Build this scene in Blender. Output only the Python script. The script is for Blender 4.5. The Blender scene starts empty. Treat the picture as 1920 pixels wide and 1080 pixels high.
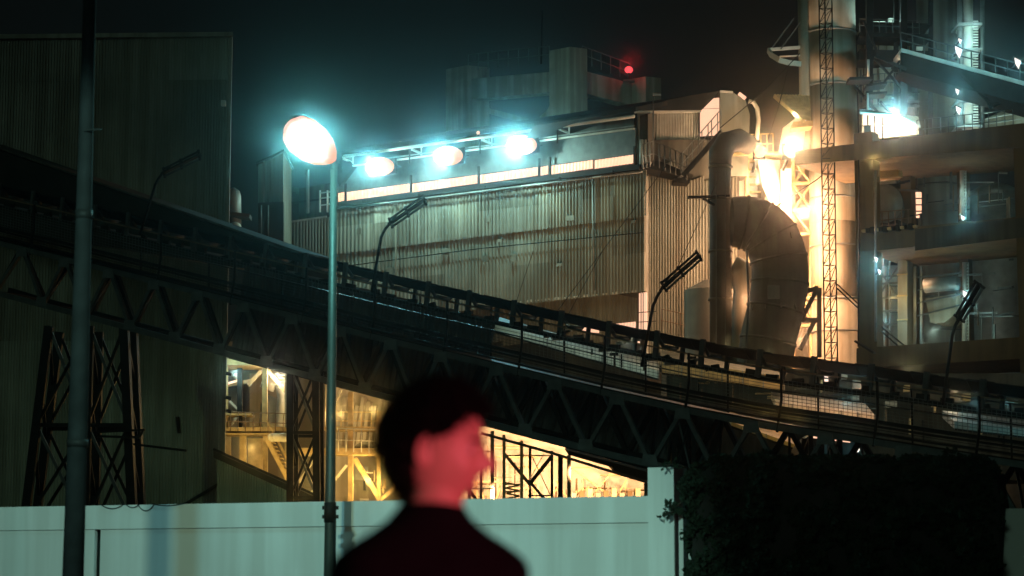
import bpy, bmesh, math, random
from mathutils import Vector, Matrix, noise
random.seed(7)
R = math.radians
S = bpy.context.scene
COL = S.collection
# ---------------------------------------------------------------- camera
F, TILT, CAMZ = 4124.0, R(7.83), 1.35          # focal length in pixels of the 1920 wide frame
cam_d = bpy.data.cameras.new('camera'); cam = bpy.data.objects.new('camera', cam_d); COL.objects.link(cam)
cam.location = (0, 0, CAMZ); cam.rotation_euler = (R(90) + TILT, 0, 0)
cam_d.sensor_width = 36; cam_d.lens = F / 1920 * 36
cam_d.clip_start = .1; cam_d.clip_end = 3000
cam_d.dof.use_dof = True; cam_d.dof.focus_distance = 80; cam_d.dof.aperture_fstop = 2.8
S.camera = cam
# ---------------------------------------------------------------- night sky
W = bpy.data.worlds.new('World'); S.world = W; W.use_nodes = True
nt = W.node_tree; bg = nt.nodes['Background']
sky = nt.nodes.new('ShaderNodeTexSky'); sky.sky_type = 'NISHITA'; sky.sun_disc = False
sky.sun_elevation = R(40); sky.sun_rotation = R(200)
tint = nt.nodes.new('ShaderNodeMix'); tint.data_type = 'RGBA'; tint.blend_type = 'MULTIPLY'; tint.inputs[0].default_value = 1
tint.inputs[7].default_value = (1, .95, .62, 1)
nt.links.new(sky.outputs[0], tint.inputs[6]); nt.links.new(tint.outputs[2], bg.inputs['Color'])
bg.inputs['Strength'].default_value = 0.0009
# faint sun lamp added as ambient fill for the dark faces
sd = bpy.data.lights.new('fill_sun', 'SUN'); so = bpy.data.objects.new('fill_sun', sd); COL.objects.link(so)
sd.energy = .12; sd.angle = R(12); sd.color = (.55, 1, .75)
so.rotation_euler = (R(76), 0, R(-20)); so.location = (0, -10, 60)
S.view_settings.view_transform = 'Standard'; S.view_settings.look = 'None'
S.view_settings.exposure = 0; S.view_settings.gamma = 1
S.render.engine = 'CYCLES'
cy = S.cycles
cy.use_denoising = True
try: cy.denoiser = 'OPENIMAGEDENOISE'
except Exception: pass
cy.max_bounces = 4; cy.diffuse_bounces = 2; cy.glossy_bounces = 2; cy.transmission_bounces = 2; cy.volume_bounces = 0
cy.sample_clamp_indirect = 3; cy.use_light_tree = True; cy.caustics_reflective = False; cy.caustics_refractive = False

# ================================================================ helpers
ct, st = math.cos(TILT), math.sin(TILT)
def ray(px, py):
    a, b = (px - 960) / F, (540 - py) / F
    return Vector((a, ct - b * st, st + b * ct))
CAM = Vector((0, 0, CAMZ))
def P(px, py, Y):
    d = ray(px, py); return CAM + d * (Y / d.y)
class Plane:                                    # a vertical plane: a point, the heading u along it, n facing the street
    def __init__(s, p, ang):
        s.p = Vector((p[0], p[1], 0)); s.u = Vector((math.sin(ang), math.cos(ang), 0))
        n = Vector((s.u.y, -s.u.x, 0)); s.n = n if n.y < 0 else -n
    def hit(s, px, py, off=0.):
        d = ray(px, py); q = s.p + s.n * off
        return CAM + d * ((q - CAM).dot(s.n) / d.dot(s.n))
UP = Vector((0, 0, 1))

MATS = {}
def mat(name, col, rough=.75, metal=0., var=.35, scale=1.5, streak=0., rust=None, bump=.15):
    if name in MATS: return MATS[name]
    m = bpy.data.materials.new(name); m.use_nodes = True; t = m.node_tree; N, L = t.nodes, t.links
    b = N['Principled BSDF']; b.inputs['Roughness'].default_value = rough; b.inputs['Metallic'].default_value = metal
    if max(col) < .06: b.inputs['Specular IOR Level'].default_value = .08
    tc = N.new('ShaderNodeTexCoord')
    n1 = N.new('ShaderNodeTexNoise'); n1.inputs['Scale'].default_value = scale; n1.inputs['Detail'].default_value = 6
    L.new(tc.outputs['Object'], n1.inputs['Vector'])
    r1 = N.new('ShaderNodeValToRGB'); r1.color_ramp.elements[0].position = .35; r1.color_ramp.elements[1].position = .68
    c = Vector(col)
    r1.color_ramp.elements[0].color = (*(c * (1 - var)), 1); r1.color_ramp.elements[1].color = (*c, 1)
    L.new(n1.outputs[0], r1.inputs[0]); out = r1.outputs[0]
    if streak:
        mp = N.new('ShaderNodeMapping'); mp.inputs['Scale'].default_value = (2.2, 2.2, .12)
        L.new(tc.outputs['Object'], mp.inputs[0])
        n2 = N.new('ShaderNodeTexNoise'); n2.inputs['Scale'].default_value = 1.3; n2.inputs['Detail'].default_value = 5
        L.new(mp.outputs[0], n2.inputs['Vector'])
        r2 = N.new('ShaderNodeValToRGB'); r2.color_ramp.elements[0].position = .42; r2.color_ramp.elements[1].position = .62
        L.new(n2.outputs[0], r2.inputs[0])
        mx = N.new('ShaderNodeMix'); mx.data_type = 'RGBA'; mx.blend_type = 'MIX'
        dk = Vector(rust) if rust else c * .4
        ml = N.new('ShaderNodeMath'); ml.operation = 'MULTIPLY_ADD'; ml.inputs[1].default_value = -streak; ml.inputs[2].default_value = streak
        L.new(r2.outputs[0], ml.inputs[0]); L.new(ml.outputs[0], mx.inputs[0])
        L.new(out, mx.inputs[6]); mx.inputs[7].default_value = (*dk, 1); out = mx.outputs[2]
    L.new(out, b.inputs['Base Color'])
    if bump:
        n3 = N.new('ShaderNodeTexNoise'); n3.inputs['Scale'].default_value = scale * 9; n3.inputs['Detail'].default_value = 3
        L.new(tc.outputs['Object'], n3.inputs['Vector'])
        bp = N.new('ShaderNodeBump'); bp.inputs['Strength'].default_value = bump; bp.inputs['Distance'].default_value = .03
        L.new(n3.outputs[0], bp.inputs['Height']); L.new(bp.outputs[0], b.inputs['Normal'])
    MATS[name] = m; return m
def emat(name, col, strength, var=.0, scale=1.5):
    if name in MATS: return MATS[name]
    m = bpy.data.materials.new(name); m.use_nodes = True; t = m.node_tree; N, L = t.nodes, t.links
    b = N['Principled BSDF']; b.inputs['Base Color'].default_value = (.04, .04, .04, 1)
    b.inputs['Emission Color'].default_value = (*col, 1); b.inputs['Emission Strength'].default_value = strength
    if var:
        tc = N.new('ShaderNodeTexCoord'); n1 = N.new('ShaderNodeTexNoise'); n1.inputs['Scale'].default_value = scale
        L.new(tc.outputs['Object'], n1.inputs['Vector'])
        mr = N.new('ShaderNodeMapRange'); mr.inputs[1].default_value = .3; mr.inputs[2].default_value = .7
        mr.inputs[3].default_value = strength * (1 - var); mr.inputs[4].default_value = strength
        L.new(n1.outputs[0], mr.inputs[0]); L.new(mr.outputs[0], b.inputs['Emission Strength'])
    MATS[name] = m; return m

M = dict(
 clad  = mat('weathered_cladding', (.26, .27, .22), .7, .0, .5, .35, .7, (.10, .09, .06)),
 cladg = mat('pale_cladding', (.36, .38, .32), .7, .0, .5, .3, .55, (.13, .135, .10)),  # main-wall sheets: broad noise patches imitate scalloped light pools, streaks are rust
 cladh = mat('newer_cladding', (.40, .43, .37), .65, 0, .45, .35, .6, (.15, .14, .10)),
 cladi = mat('stained_light_pool_cladding', (.31, .32, .26), .75, 0, .5, .4, .8, (.11, .11, .085)),  # streaks are stains, the broad noise imitates pools of light
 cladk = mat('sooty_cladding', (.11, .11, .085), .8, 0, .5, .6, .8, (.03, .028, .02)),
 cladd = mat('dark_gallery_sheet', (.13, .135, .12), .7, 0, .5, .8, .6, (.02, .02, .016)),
 roof  = mat('dark_roof', (.035, .035, .03), .85, 0, .4, 1),
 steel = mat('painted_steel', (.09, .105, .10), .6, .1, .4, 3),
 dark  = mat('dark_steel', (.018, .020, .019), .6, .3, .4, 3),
 belt  = mat('rubber_belt', (.012, .013, .014), .5, 0, .3, 3),
 rail  = mat('rusty_rail', (.22, .15, .09), .7, .2, .4, 4),
 plate = mat('gusset_steel', (.13, .15, .145), .6, .1, .4, 3),
 tankd = mat('sooty_tank', (.2, .2, .16), .75, 0, .4, .7, .6, (.08, .06, .04)),
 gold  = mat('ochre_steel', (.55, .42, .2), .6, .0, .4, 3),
 conc  = mat('stained_concrete', (.30, .28, .23), .9, 0, .45, .7, .7, (.12, .1, .07)),
 concy = mat('dusty_concrete', (.13, .095, .045), .9, 0, .4, .9, .6, (.16, .11, .05)),
 tank  = mat('dusty_tank', (.38, .36, .28), .75, 0, .35, .7, .55, (.16, .13, .08)),
 grey  = mat('grey_metal', (.28, .30, .28), .5, .4, .35, 2),
 pale  = mat('pale_metal', (.6, .6, .52), .6, .0, .3, 1.5),
 ductd = mat('sooty_duct', (.07, .075, .055), .8, 0, .5, .9, .6, (.03, .025, .02)),
 duct  = mat('dirty_duct', (.12, .12, .085), .8, 0, .5, .9, .6, (.05, .04, .025)),
 white = mat('white_render', (.76, .78, .75), .9, 0, .2, .4, .55, (.5, .5, .46), .12),
 pole  = mat('galvanised_pole', (.060, .076, .066), .5, .4, .2, 3),
 wood  = mat('dark_pole', (.014, .017, .017), .8, 0, .4, 4),
 leaf  = mat('ivy_leaf', (.027, .042, .026), .7, 0, .5, 6, bump=0),
 stem  = mat('woody_stem', (.05, .04, .03), .9, 0, .3, 8),
 soil  = mat('asphalt', (.05, .05, .05), .9, 0, .3, 2),
 glass = mat('lamp_glass_unlit', (.12, .13, .13), .2, 0, .1, 3, bump=0),
 lampE = emat('lamp_core', (1, .25, .10), 1.1),
 stripE= emat('lit_translucent_sheet', (1, .54, .33), 1.6, .12, .9),
 winE  = emat('lit_window', (1, .54, .34), 1.25),
 redE  = emat('red_lamp_core', (1, .08, .09), 1.4),
 blueE = emat('cool_lamp_core', (1, .75, .62), 1.3),
 skin  = mat('skin', (.50, .30, .23), .5, 0, .08, 20, bump=.03),
 hair  = mat('dark_hair', (.004, .0035, .0035), .9, 0, .3, 20, bump=0),
 cloth = mat('black_knit', (.004, .004, .006), 1.0, 0, .3, 30),
 eye   = mat('eye_white', (.6, .6, .58), .2, 0, .05, 3, bump=0),
 lip   = mat('lips', (.42, .16, .14), .5, 0, .05, 20, bump=0),
)

def link(name, verts, faces, m, parent=None, base=None, smooth=False):
    me = bpy.data.meshes.new(name)
    b = base if base is not None else Vector((0, 0, 0))
    me.from_pydata([tuple(Vector(v) - b) for v in verts], [], faces); me.materials.append(M[m] if isinstance(m, str) else m)
    if smooth: me.polygons.foreach_set('use_smooth', [True] * len(me.polygons))
    me.update()
    o = bpy.data.objects.new(name, me); COL.objects.link(o)
    if parent is not None: o.parent = parent
    else: o.location = b
    return o

def g_beam(p, q, w, h, ref=UP):
    p, q = Vector(p), Vector(q); a = (q - p).normalized()
    s = a.cross(ref)
    if s.length < 1e-3: s = a.cross(Vector((0, 1, 0)))
    s.normalize(); t = s.cross(a).normalized()
    v = [e + s * (i * w / 2) + t * (j * h / 2) for e in (p, q) for i, j in ((-1, -1), (1, -1), (1, 1), (-1, 1))]
    return v, [(0, 3, 2, 1), (4, 5, 6, 7), (0, 1, 5, 4), (1, 2, 6, 5), (2, 3, 7, 6), (3, 0, 4, 7)]
def g_tube(pts, r, n=10, cap=True):
    pts = [Vector(p) for p in pts]; rr = r if isinstance(r, (list, tuple)) else [r] * len(pts)
    V, Fc = [], []; prev = None
    for i, p in enumerate(pts):
        a = (pts[min(i + 1, len(pts) - 1)] - pts[max(i - 1, 0)]).normalized()
        if prev is None:
            s = a.cross(UP) if abs(a.z) < .95 else a.cross(Vector((0, 1, 0)))
        else: s = prev - a * prev.dot(a)
        s.normalize(); prev = s; t = a.cross(s)
        for k in range(n):
            c = 2 * math.pi * k / n; V.append(p + (s * math.cos(c) + t * math.sin(c)) * rr[i])
    for i in range(len(pts) - 1):
        for k in range(n):
            Fc.append((i * n + k, i * n + (k + 1) % n, (i + 1) * n + (k + 1) % n, (i + 1) * n + k))
    if cap: Fc += [tuple(range(n))[::-1], tuple(range(len(V) - n, len(V)))]
    return V, Fc
def g_prism(poly, ext):
    poly = [Vector(p) for p in poly]; n = len(poly); V = poly + [p + ext for p in poly]
    Fc = [tuple(range(n)), tuple(range(2 * n - 1, n - 1, -1))] + [(i, i + n, (i + 1) % n + n, (i + 1) % n) for i in range(n)]
    return V, Fc
def g_corr(bl, br, tr, tl, ribs, amp, nrm):
    V, Fc = [], []; prof = ((0, 0), (.35, 0), (.5, 1), (.85, 1))
    cs = [((i + t), a) for i in range(ribs) for t, a in prof] + [(ribs, 0)]
    for t, a in cs:
        k = t / ribs; o = nrm * (a * amp)
        V += [bl.lerp(br, k) + o, tl.lerp(tr, k) + o]
    for i in range(len(cs) - 1): Fc.append((2 * i, 2 * i + 2, 2 * i + 3, 2 * i + 1))
    return V, Fc
def g_box(c, d):
    x, y, z = c; a, b, e = d[0] / 2, d[1] / 2, d[2] / 2
    V = [(x + i * a, y + j * b, z + k * e) for k in (-1, 1) for i, j in ((-1, -1), (1, -1), (1, 1), (-1, 1))]
    return V, [(0, 3, 2, 1), (4, 5, 6, 7), (0, 1, 5, 4), (1, 2, 6, 5), (2, 3, 7, 6), (3, 0, 4, 7)]
def g_sph(c, r, n=14, sq=(1, 1, 1)):
    V, Fc = [], []; c = Vector(c); h = n // 2
    for i in range(h + 1):
        th = math.pi * i / h
        for k in range(n):
            ph = 2 * math.pi * k / n
            V.append(c + Vector((math.sin(th) * math.cos(ph) * sq[0], math.sin(th) * math.sin(ph) * sq[1], math.cos(th) * sq[2])) * r)
    for i in range(h):
        for k in range(n): Fc.append((i * n + k, (i + 1) * n + k, (i + 1) * n + (k + 1) % n, i * n + (k + 1) % n))
    return V, Fc
def join(gs):
    V, Fc = [], []
    for v, f in gs:
        k = len(V); V += list(v); Fc += [tuple(i + k for i in x) for x in f]
    return V, Fc

def tag(o, label, cat, group=None, kind=None):
    if label: o['label'] = label
    if cat: o['category'] = cat
    if group: o['group'] = group
    if kind: o['kind'] = kind
    return o
class T:
    """one thing: an Empty at its base, parts as children"""
    def __init__(s, name, label, cat, base, group=None):
        s.o = bpy.data.objects.new(name, None); COL.objects.link(s.o); s.b = Vector(base); s.o.location = s.b
        tag(s.o, label, cat, group); s.o.empty_display_size = .3
    def add(s, name, g, m, par=None, smooth=False, label=None):
        o = link(name, g[0], g[1], m, par or s.o, s.b, smooth)
        if label: o['label'] = label
        return o
    def beam(s, name, p, q, w, h, m, par=None, **k): return s.add(name, g_beam(p, q, w, h), m, par, **k)
    def tube(s, name, pts, r, m, par=None, n=10, **k): return s.add(name, g_tube(pts, r, n), m, par, True, **k)
    def slab(s, name, poly, ext, m, par=None, **k): return s.add(name, g_prism(poly, ext), m, par, **k)
    def corr(s, name, bl, br, tr, tl, ribs, amp, nrm, m, par=None, **k): return s.add(name, g_corr(bl, br, tr, tl, ribs, amp, nrm), m, par, **k)
    def light(s, loc, power, col, r=.15, spot=None, aim=None, blend=.4):
        d = bpy.data.lights.new('lamp_light', 'SPOT' if spot else 'POINT'); d.energy = power; d.color = col; d.shadow_soft_size = r
        o = bpy.data.objects.new('lamp_light', d); COL.objects.link(o); o.parent = s.o; o.location = Vector(loc) - s.b
        if spot:
            d.spot_size = R(spot); d.spot_blend = blend
            o.rotation_euler = (Vector(aim) - Vector(loc)).to_track_quat('-Z', 'Y').to_euler()
        return o
def rails(t, pts, h, m='rail', r=.02, posts=None, name='handrail'):
    """guard rail: two bars joined into one part, posts as parts"""
    g = []
    for k in (1, .5):
        g.append(g_tube([Vector(p) + UP * h * k for p in pts], r, 5))
    o = t.add(name, join(g), m)
    L = posts or 6
    for a, b in zip(pts[:-1], pts[1:]):
        a, b = Vector(a), Vector(b)
        for i in range(L + 1):
            q = a.lerp(b, i / L); t.tube('post', [q, q + UP * h], r, m, n=5)
TEAL = (.50, 1, .86); CYAN = (.30, .88, 1.0); SOD = (1, .62, .17); PEACH = (1, .50, .26); WARM = (1, .72, .42)

# ================================================================ ground
g = link('ground', [(-900, -200, 0), (900, -200, 0), (900, 1500, 0), (-900, 1500, 0)], [(0, 1, 2, 3)], 'soil'); g['kind'] = 'structure'
kb = link('pavement', *g_box((-2, 27.5, .06), (46, 3.0, .12)), 'conc'); kb['kind'] = 'structure'

# ================================================================ perimeter wall
WP = Plane(P(0, 953, 33).xy, 0); WP = Plane(P(0, 953, 33).xy, math.atan2((P(1230, 932, 29) - P(0, 953, 33)).x, (P(1230, 932, 29) - P(0, 953, 33)).y))
def wpt(px, z=0., off=0.):
    q = WP.hit(px, 940, off); return Vector((q.x, q.y, z))
t = T('perimeter_wall', 'long low white rendered wall with a raised end pier in front of the plant', 'wall', wpt(600))
TOPZ = 2.58; GZ = TOPZ - .345
def wbox(name, x0, x1, z0, z1, o0, o1, m='white'):
    a, b = wpt(x0, 0, o0), wpt(x1, 0, o0); ext = WP.n * (o1 - o0)
    return t.slab(name, [a + UP * z0, b + UP * z0, b + UP * z1, a + UP * z1], ext, m)
for x0, x1 in ((-500, 197), (197, 612), (612, 1232)):
    wbox('top_beam', x0, x1, GZ, TOPZ, -.22, .05)
wbox('plaster_panel', -500, 195, 0, GZ - .006, -.2, .022)
wbox('plaster_panel', 206, 616, 0, GZ - .006, -.2, .022)
wbox('plaster_panel', 616, 1236, 0, GZ - .006, -.2, .022)
wbox('recess_strip', 195, 206, 0, GZ - .006, -.2, -.05, 'dark')
wbox('end_pier', 1234, 1282, 0, 2.95, -.35, .06)
wbox('plaster_panel', 1282, 2300, 0, 2.35, -.22, .0)
gap = wbox('conduit', 1283, 1289, 0, 2.72, .01, .07, 'dark')
# cables drooping over the wall top
cw = T('cable', 'thin black cables drooping over the top of the white wall left of the lamp post', 'cable', wpt(240, TOPZ))
for x0, x1, dr in ((190, 232, .06), (236, 262, .05), (258, 290, .1), (285, 345, .03)):
    pts = [wpt(x0 + (x1 - x0) * k / 8, TOPZ + .01 - dr * 4 * (k / 8) * (1 - k / 8), .07) for k in range(9)]
    cw.tube('loop', pts, .007, 'dark', n=5)

# ================================================================ left dark pole
q = P(141, 1000, 24); pz = P(172, 40, 24)
t = T('utility_pole', 'thick dark round pole standing at the left edge of the frame', 'pole', (q.x, 24, 0))
t.tube('shaft', [(q.x - .02, 24, 0), (q.x, 24, 3.5), (q.x + .0, 24, 7.2), (q.x + .01, 24, 13)], [.125, .105, .075, .06], 'wood', n=18)
t.tube('band', [(q.x, 24, 5.42), (q.x, 24, 5.52)], .095, 'dark', n=18)
t.tube('band', [(q.x, 24, 2.9), (q.x, 24, 2.98)], .118, 'dark', n=18)
t.beam('step_bolt', (q.x, 23.9, 6.4), (q.x + .2, 23.85, 6.4), .02, .02, 'dark')

# ================================================================ lit street lamp
LY = 29.6
lb = P(618, 1040, LY); lt = P(622, 318, LY)
t = T('street_lamp', 'lit street lamp on a slim pale pole, its oblong head glowing', 'street lamp', (lb.x, LY, 0), 'street lamps')
t.tube('pole', [(lb.x, LY, 0), (lb.x, LY, 2.6), (lb.x, LY, lt.z)], [.085, .07, .048], 'pole', n=16)
hd0, hd1 = P(626, 300, LY), P(548, 240, LY - .5)
t.tube('arm', [(lb.x, LY, lt.z - .1), (lb.x, LY, lt.z + .05), tuple(P(621, 298, LY - .03)), tuple(hd0.lerp(hd1, .18))], .045, 'pole')
ax = (hd1 - hd0)
g = g_tube([hd0 + ax * k for k in (0, .1, .28, .5, .75, .95, 1.06, 1.1)], [.05, .13, .22, .27, .275, .22, .12, .03], 20)
hd = t.add('head', g, 'lampE', smooth=True)
side = ax.cross(Vector((0, 1, 0))).normalized()
t.add('head_cover', g_tube([hd0 + ax * k + Vector((0, .10, .16)) for k in (.0, .15, .5, .85, 1.0)], [.04, .11, .15, .13, .04], 12), 'pole', smooth=True)
cen = hd0.lerp(hd1, .55)
t.light(cen + Vector((0, -.4, -.1)), 330, (.24, .86, .84), .25)
t.light(cen + Vector((0, -.45, -.05)), 650, (.20, .82, .90), .25, 44, CAM, .7)
for zz in (2.33, 2.45):
    t.beam('clamp_plate', (lb.x - .11, LY + .05, zz), (lb.x + .11, LY + .05, zz), .03, .05, 'dark')
t.tube('collar', [(lb.x, LY, 2.25), (lb.x, LY, 2.52)], .082, 'dark', n=14)
t.tube('cable', [(lb.x + .06, LY - .04, 0), (lb.x + .065, LY - .04, 2.3)], .022, 'dark', n=6)

# twin lamp standing beside the street just left of the frame: it lights the white wall and throws the pole's two shadows on it
t = T('street_lamp', 'twin headed street lamp beside the road outside the frame at left', 'street lamp', (-5.6, 13.6, 0), 'street lamps')
t.tube('pole', [(-5.6, 13.6, 0), (-5.6, 13.6, 7.2)], [.09, .05], 'pole', n=14)
for x, c, pw in ((-4.31, (.66, 1, .68), 2900), (-4.84, (.28, .85, .95), 2500)):
    t.tube('arm', [(-5.6, 13.6, 7.1), (x, 13.95, 7.45)], .03, 'pole')
    t.add('head', g_box((x, 14, 7.5), (.34, .5, .12)), 'pole')
    t.add('diffuser', g_box((x, 14.03, 7.425), (.26, .4, .03)), 'lampE')
    t.light((x, 14.3, 7.36), pw, c, .12, 46, wpt(520, .2), .35)
# red signal lamp standing at the kerb outside the frame at right: it lights the passer-by
t = T('signal_lamp', 'red signal lamp on a short post outside the frame at right', 'signal lamp', (1.9, 2.04, 0))
t.tube('post', [(1.9, 2.04, 0), (1.9, 2.04, 1.05)], .04, 'dark'); t.add('housing', g_box((1.96, 2.0, 1.2), (.2, .2, .3)), 'dark')
t.add('lens', g_sph((1.84, 2.1, 1.2), .08, 12), 'redE', smooth=True)
t.light((1.72, 2.2, 1.2), 300, (1, .13, .20), .07, 100, (-.2, 4.3, 1.5))

# added unseen lamp that brightens the lean-to and the foot of the corrugated building
q = P(455, 1000, 69)
t = T('added_fill_lamp', 'added unseen fill lamp on a short post behind the white wall', 'lamp', (q.x, q.y, 0))
t.tube('post', [(q.x, q.y, 0), (q.x, q.y, 2.2)], .05, 'dark'); t.add('head', g_box((q.x, q.y, 2.28), (.4, .3, .12)), 'dark')
t.add('lens', g_box((q.x, q.y + .17, 2.26), (.3, .03, .08)), 'lampE')
t.light((q.x, q.y + .3, 2.3), 240, (.62, 1, .50), .1, 150, (q.x, q.y + 10, 6), .5)
# added unseen lamp behind the eave that brightens the concrete tower frame
q = P(1000, 240, 108)
t = T('roof_lamp', 'added unseen fill lamp behind the eave below the concrete tower frame', 'lamp', q)
t.add('head', g_box(tuple(q), (.4, .2, .3)), 'dark'); t.beam('stem', q - UP * 1.2, q - UP * .1, .08, .08, 'dark')
t.light(q + Vector((0, .3, .3)), 300, (.5, 1, .85), .1)

# ================================================================ conveyor gantry
GA, GB = P(0, 500, 70), P(1724, 700, 54)
GP = Plane(GA.xy, math.atan2((GB - GA).x, (GB - GA).y))
gu, gn = GP.u, GP.n                              # along, towards the street
prof = [(-70, 352), (0, 370), (178, 411), (560, 500), (700, 534), (1140, 633), (1300, 665), (1440, 690), (1610, 712), (1750, 733), (1990, 764)]
gp = [GP.hit(x, y) for x, y in prof]
gs_ = [(p - gp[0]).dot(gu) for p in gp]
def gpt(s, dz=0., off=0.):                       # point at distance s along, dz above the rail, off behind the front face
    for i in range(len(gs_) - 1):
        if s <= gs_[i + 1] or i == len(gs_) - 2: break
    k = (s - gs_[i]) / (gs_[i + 1] - gs_[i]); p = gp[i].lerp(gp[i + 1], k)
    q = gp[0] + gu * s; return Vector((q.x, q.y, p.z + dz)) - gn * off
def s_at(px, dy=600): return (GP.hit(px, dy) - gp[0]).dot(gu)
SEND = gs_[-1]; WID = 2.3
mid = gpt(SEND / 2)
t = T('conveyor_gantry', 'long dark lattice conveyor gantry sloping down from the upper left across the whole view', 'conveyor', (mid.x, mid.y, 0))
def gline(dz, off, m=None, s0=0, s1=None): return [gpt(s, dz, off) for s in ([s0] + [x for x in gs_ if s0 < x < (s1 or SEND)] + [s1 or SEND])]
def gchord(name, dz, off, w, h, m):
    pts = gline(dz, off); gsx = [g_beam(a, b, w, h) for a, b in zip(pts[:-1], pts[1:])]
    return t.add(name, join(gsx), m)
gchord('handrail', 0, 0, .04, .04, 'rail')
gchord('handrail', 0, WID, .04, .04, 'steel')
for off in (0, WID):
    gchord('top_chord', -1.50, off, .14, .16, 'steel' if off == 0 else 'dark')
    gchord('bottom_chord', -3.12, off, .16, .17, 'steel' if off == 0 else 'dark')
gchord('stringer', -.98, .02, .1, .09, 'dark'); gchord('stringer', -.30, .3, .08, .1, 'dark'); gchord('stringer', -.30, 1.9, .08, .1, 'dark')
gchord('cable_tray', -1.28, -.1, .2, .05, 'dark')
gchord('service_pipe', -1.1, .12, .06, .06, 'dark')
# carrying belt, in troughed lengths between idler brackets
brk_px = [-20, 44, 100, 162, 225, 287, 352, 420, 486, 561, 636, 712, 792, 869, 953, 1042, 1131, 1221, 1306, 1413, 1514, 1621, 1724, 1829, 1936]
bs = [s_at(x) for x in brk_px]
for a, b in zip(bs[:-1], bs[1:]):
    segs = []
    for k in range(4):
        s0, s1 = a + (b - a) * k / 4, a + (b - a) * (k + 1) / 4
        for (o0, z0), (o1, z1) in (((.25, .38), (.6, .16)), ((.6, .16), (1.3, .16)), ((1.3, .16), (1.65, .38))):
            sag = .03 * math.sin(math.pi * (k + .5) / 4)
            segs.append(g_prism([gpt(s0, z0 - sag, o0), gpt(s1, z0 - sag, o0), gpt(s1, z1 - sag, o1), gpt(s0, z1 - sag, o1)], Vector((0, 0, .05))))
    t.add('belt', join(segs), 'belt')
    t.add('return_belt', g_prism([gpt(a, -.55, .35), gpt(b, -.55, .35), gpt(b, -.55, 1.55), gpt(a, -.55, 1.55)], Vector((0, 0, .02))), 'belt')
for s in bs:
    b = t.add('idler_bracket', join([g_beam(gpt(s, -.28, .2), gpt(s + .1, .46, .17), .07, .16), g_beam(gpt(s, -.28, 1.75), gpt(s + .1, .42, 1.72), .07, .12), g_beam(gpt(s, -.25, .2), gpt(s, -.25, 1.7), .07, .08)]), 'steel')
    for (o0, z0), (o1, z1) in (((.28, .28), (.58, .07)), ((.62, .07), (1.28, .07)), ((1.32, .07), (1.62, .28))):
        t.tube('roller', [gpt(s + .05, z0, o0), gpt(s + .05, z1, o1)], .055, 'steel', b, n=7)
# small stubs, machinery lumps along the belt
rnd = random.Random(3)
for i in range(46):
    s = SEND * (i + rnd.random() * .6) / 46
    t.beam('bearing_block', gpt(s, -.2 - rnd.random() * .1, .22), gpt(s + .12 + rnd.random() * .25, -.2, .22), .12, .10 + rnd.random() * .12, 'dark')
# posts and wire mesh of the walkway
post_px = [-40, 60, 170, 300, 440, 575, 704, 840, 980, 1135, 1292, 1464, 1643, 1832, 2000]
ps = [s_at(x) for x in post_px]
for s in ps:
    t.tube('post', [gpt(s, .02, -.04), gpt(s + .0, -.75, -.04), gpt(s - .14, -1.62, -.04)], .036, 'dark', n=6)
    t.tube('post', [gpt(s, .02, WID), gpt(s, -1.5, WID)], .03, 'dark', n=5)
for i, (a, b) in enumerate(zip(ps[:-1], ps[1:])):
    gsx = []; n = int((b - a) / .12)
    for k in range(9):
        z = -.26 - k * .085
        gsx.append(g_beam(gpt(a, z, -.02), gpt(b, z, -.02), .012, .014))
    for k in range(n):
        s = a + (b - a) * (k + .5) / n
        gsx.append(g_beam(gpt(s, -.26, -.02), gpt(s, -.96, -.02), .012, .012, Vector((0, 1, 0))))
    if i % 3 != 1: t.add('mesh_panel', join(gsx), 'steel')
    else: t.add('mesh_panel', join(gsx[:9 + n * 2 // 3]), 'steel')
    gsx = []
    for k in range(6): gsx.append(g_beam(gpt(a, -1.04 - k * .07, -.02), gpt(b, -1.04 - k * .07, -.02), .012, .014))
    t.add('kick_rail', join(gsx), 'dark')
    # walkway floor plate
    t.slab('floor_plate', [gpt(a, -1.42, .02), gpt(b, -1.42, .02), gpt(b, -1.42, WID), gpt(a, -1.42, WID)], Vector((0, 0, .04)), 'dark')
# Warren truss
node_px = [-60, 40, 120, 204, 289, 372, 458, 549, 640, 735, 829, 933, 1042, 1158, 1280, 1408, 1545, 1690, 1840, 1990]
ns = [s_at(x) for x in node_px]
for i, (a, b) in enumerate(zip(ns[:-1], ns[1:])):
    m = (a + b) / 2
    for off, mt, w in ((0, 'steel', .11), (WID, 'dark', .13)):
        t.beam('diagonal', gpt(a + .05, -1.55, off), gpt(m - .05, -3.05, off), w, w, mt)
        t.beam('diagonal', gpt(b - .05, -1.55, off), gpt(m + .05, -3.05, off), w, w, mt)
    for s, z in ((a, -1.6), (m, -3.0)):
        p = gpt(s, z, -.09); w = .24
        t.slab('gusset_plate', [p - gu * w - UP * .13 , p + gu * w - UP * .16, p + gu * w * .8 + UP * .12, p - gu * w * .8 + UP * .14], -gn * .02, 'plate')
    t.beam('cross_member', gpt(m, -3.12, 0), gpt(m, -3.12, WID), .1, .12, 'dark')
    t.beam('cross_member', gpt(a, -1.5, 0), gpt(a, -1.5, WID), .1, .12, 'dark')
    t.beam('sway_brace', gpt(a, -1.6, WID), gpt(m, -3.1, 0), .07, .07, 'dark')
    if i % 2: t.beam('floor_brace', gpt(a, -3.12, 0), gpt(b, -3.12, WID), .08, .06, 'dark')

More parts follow.
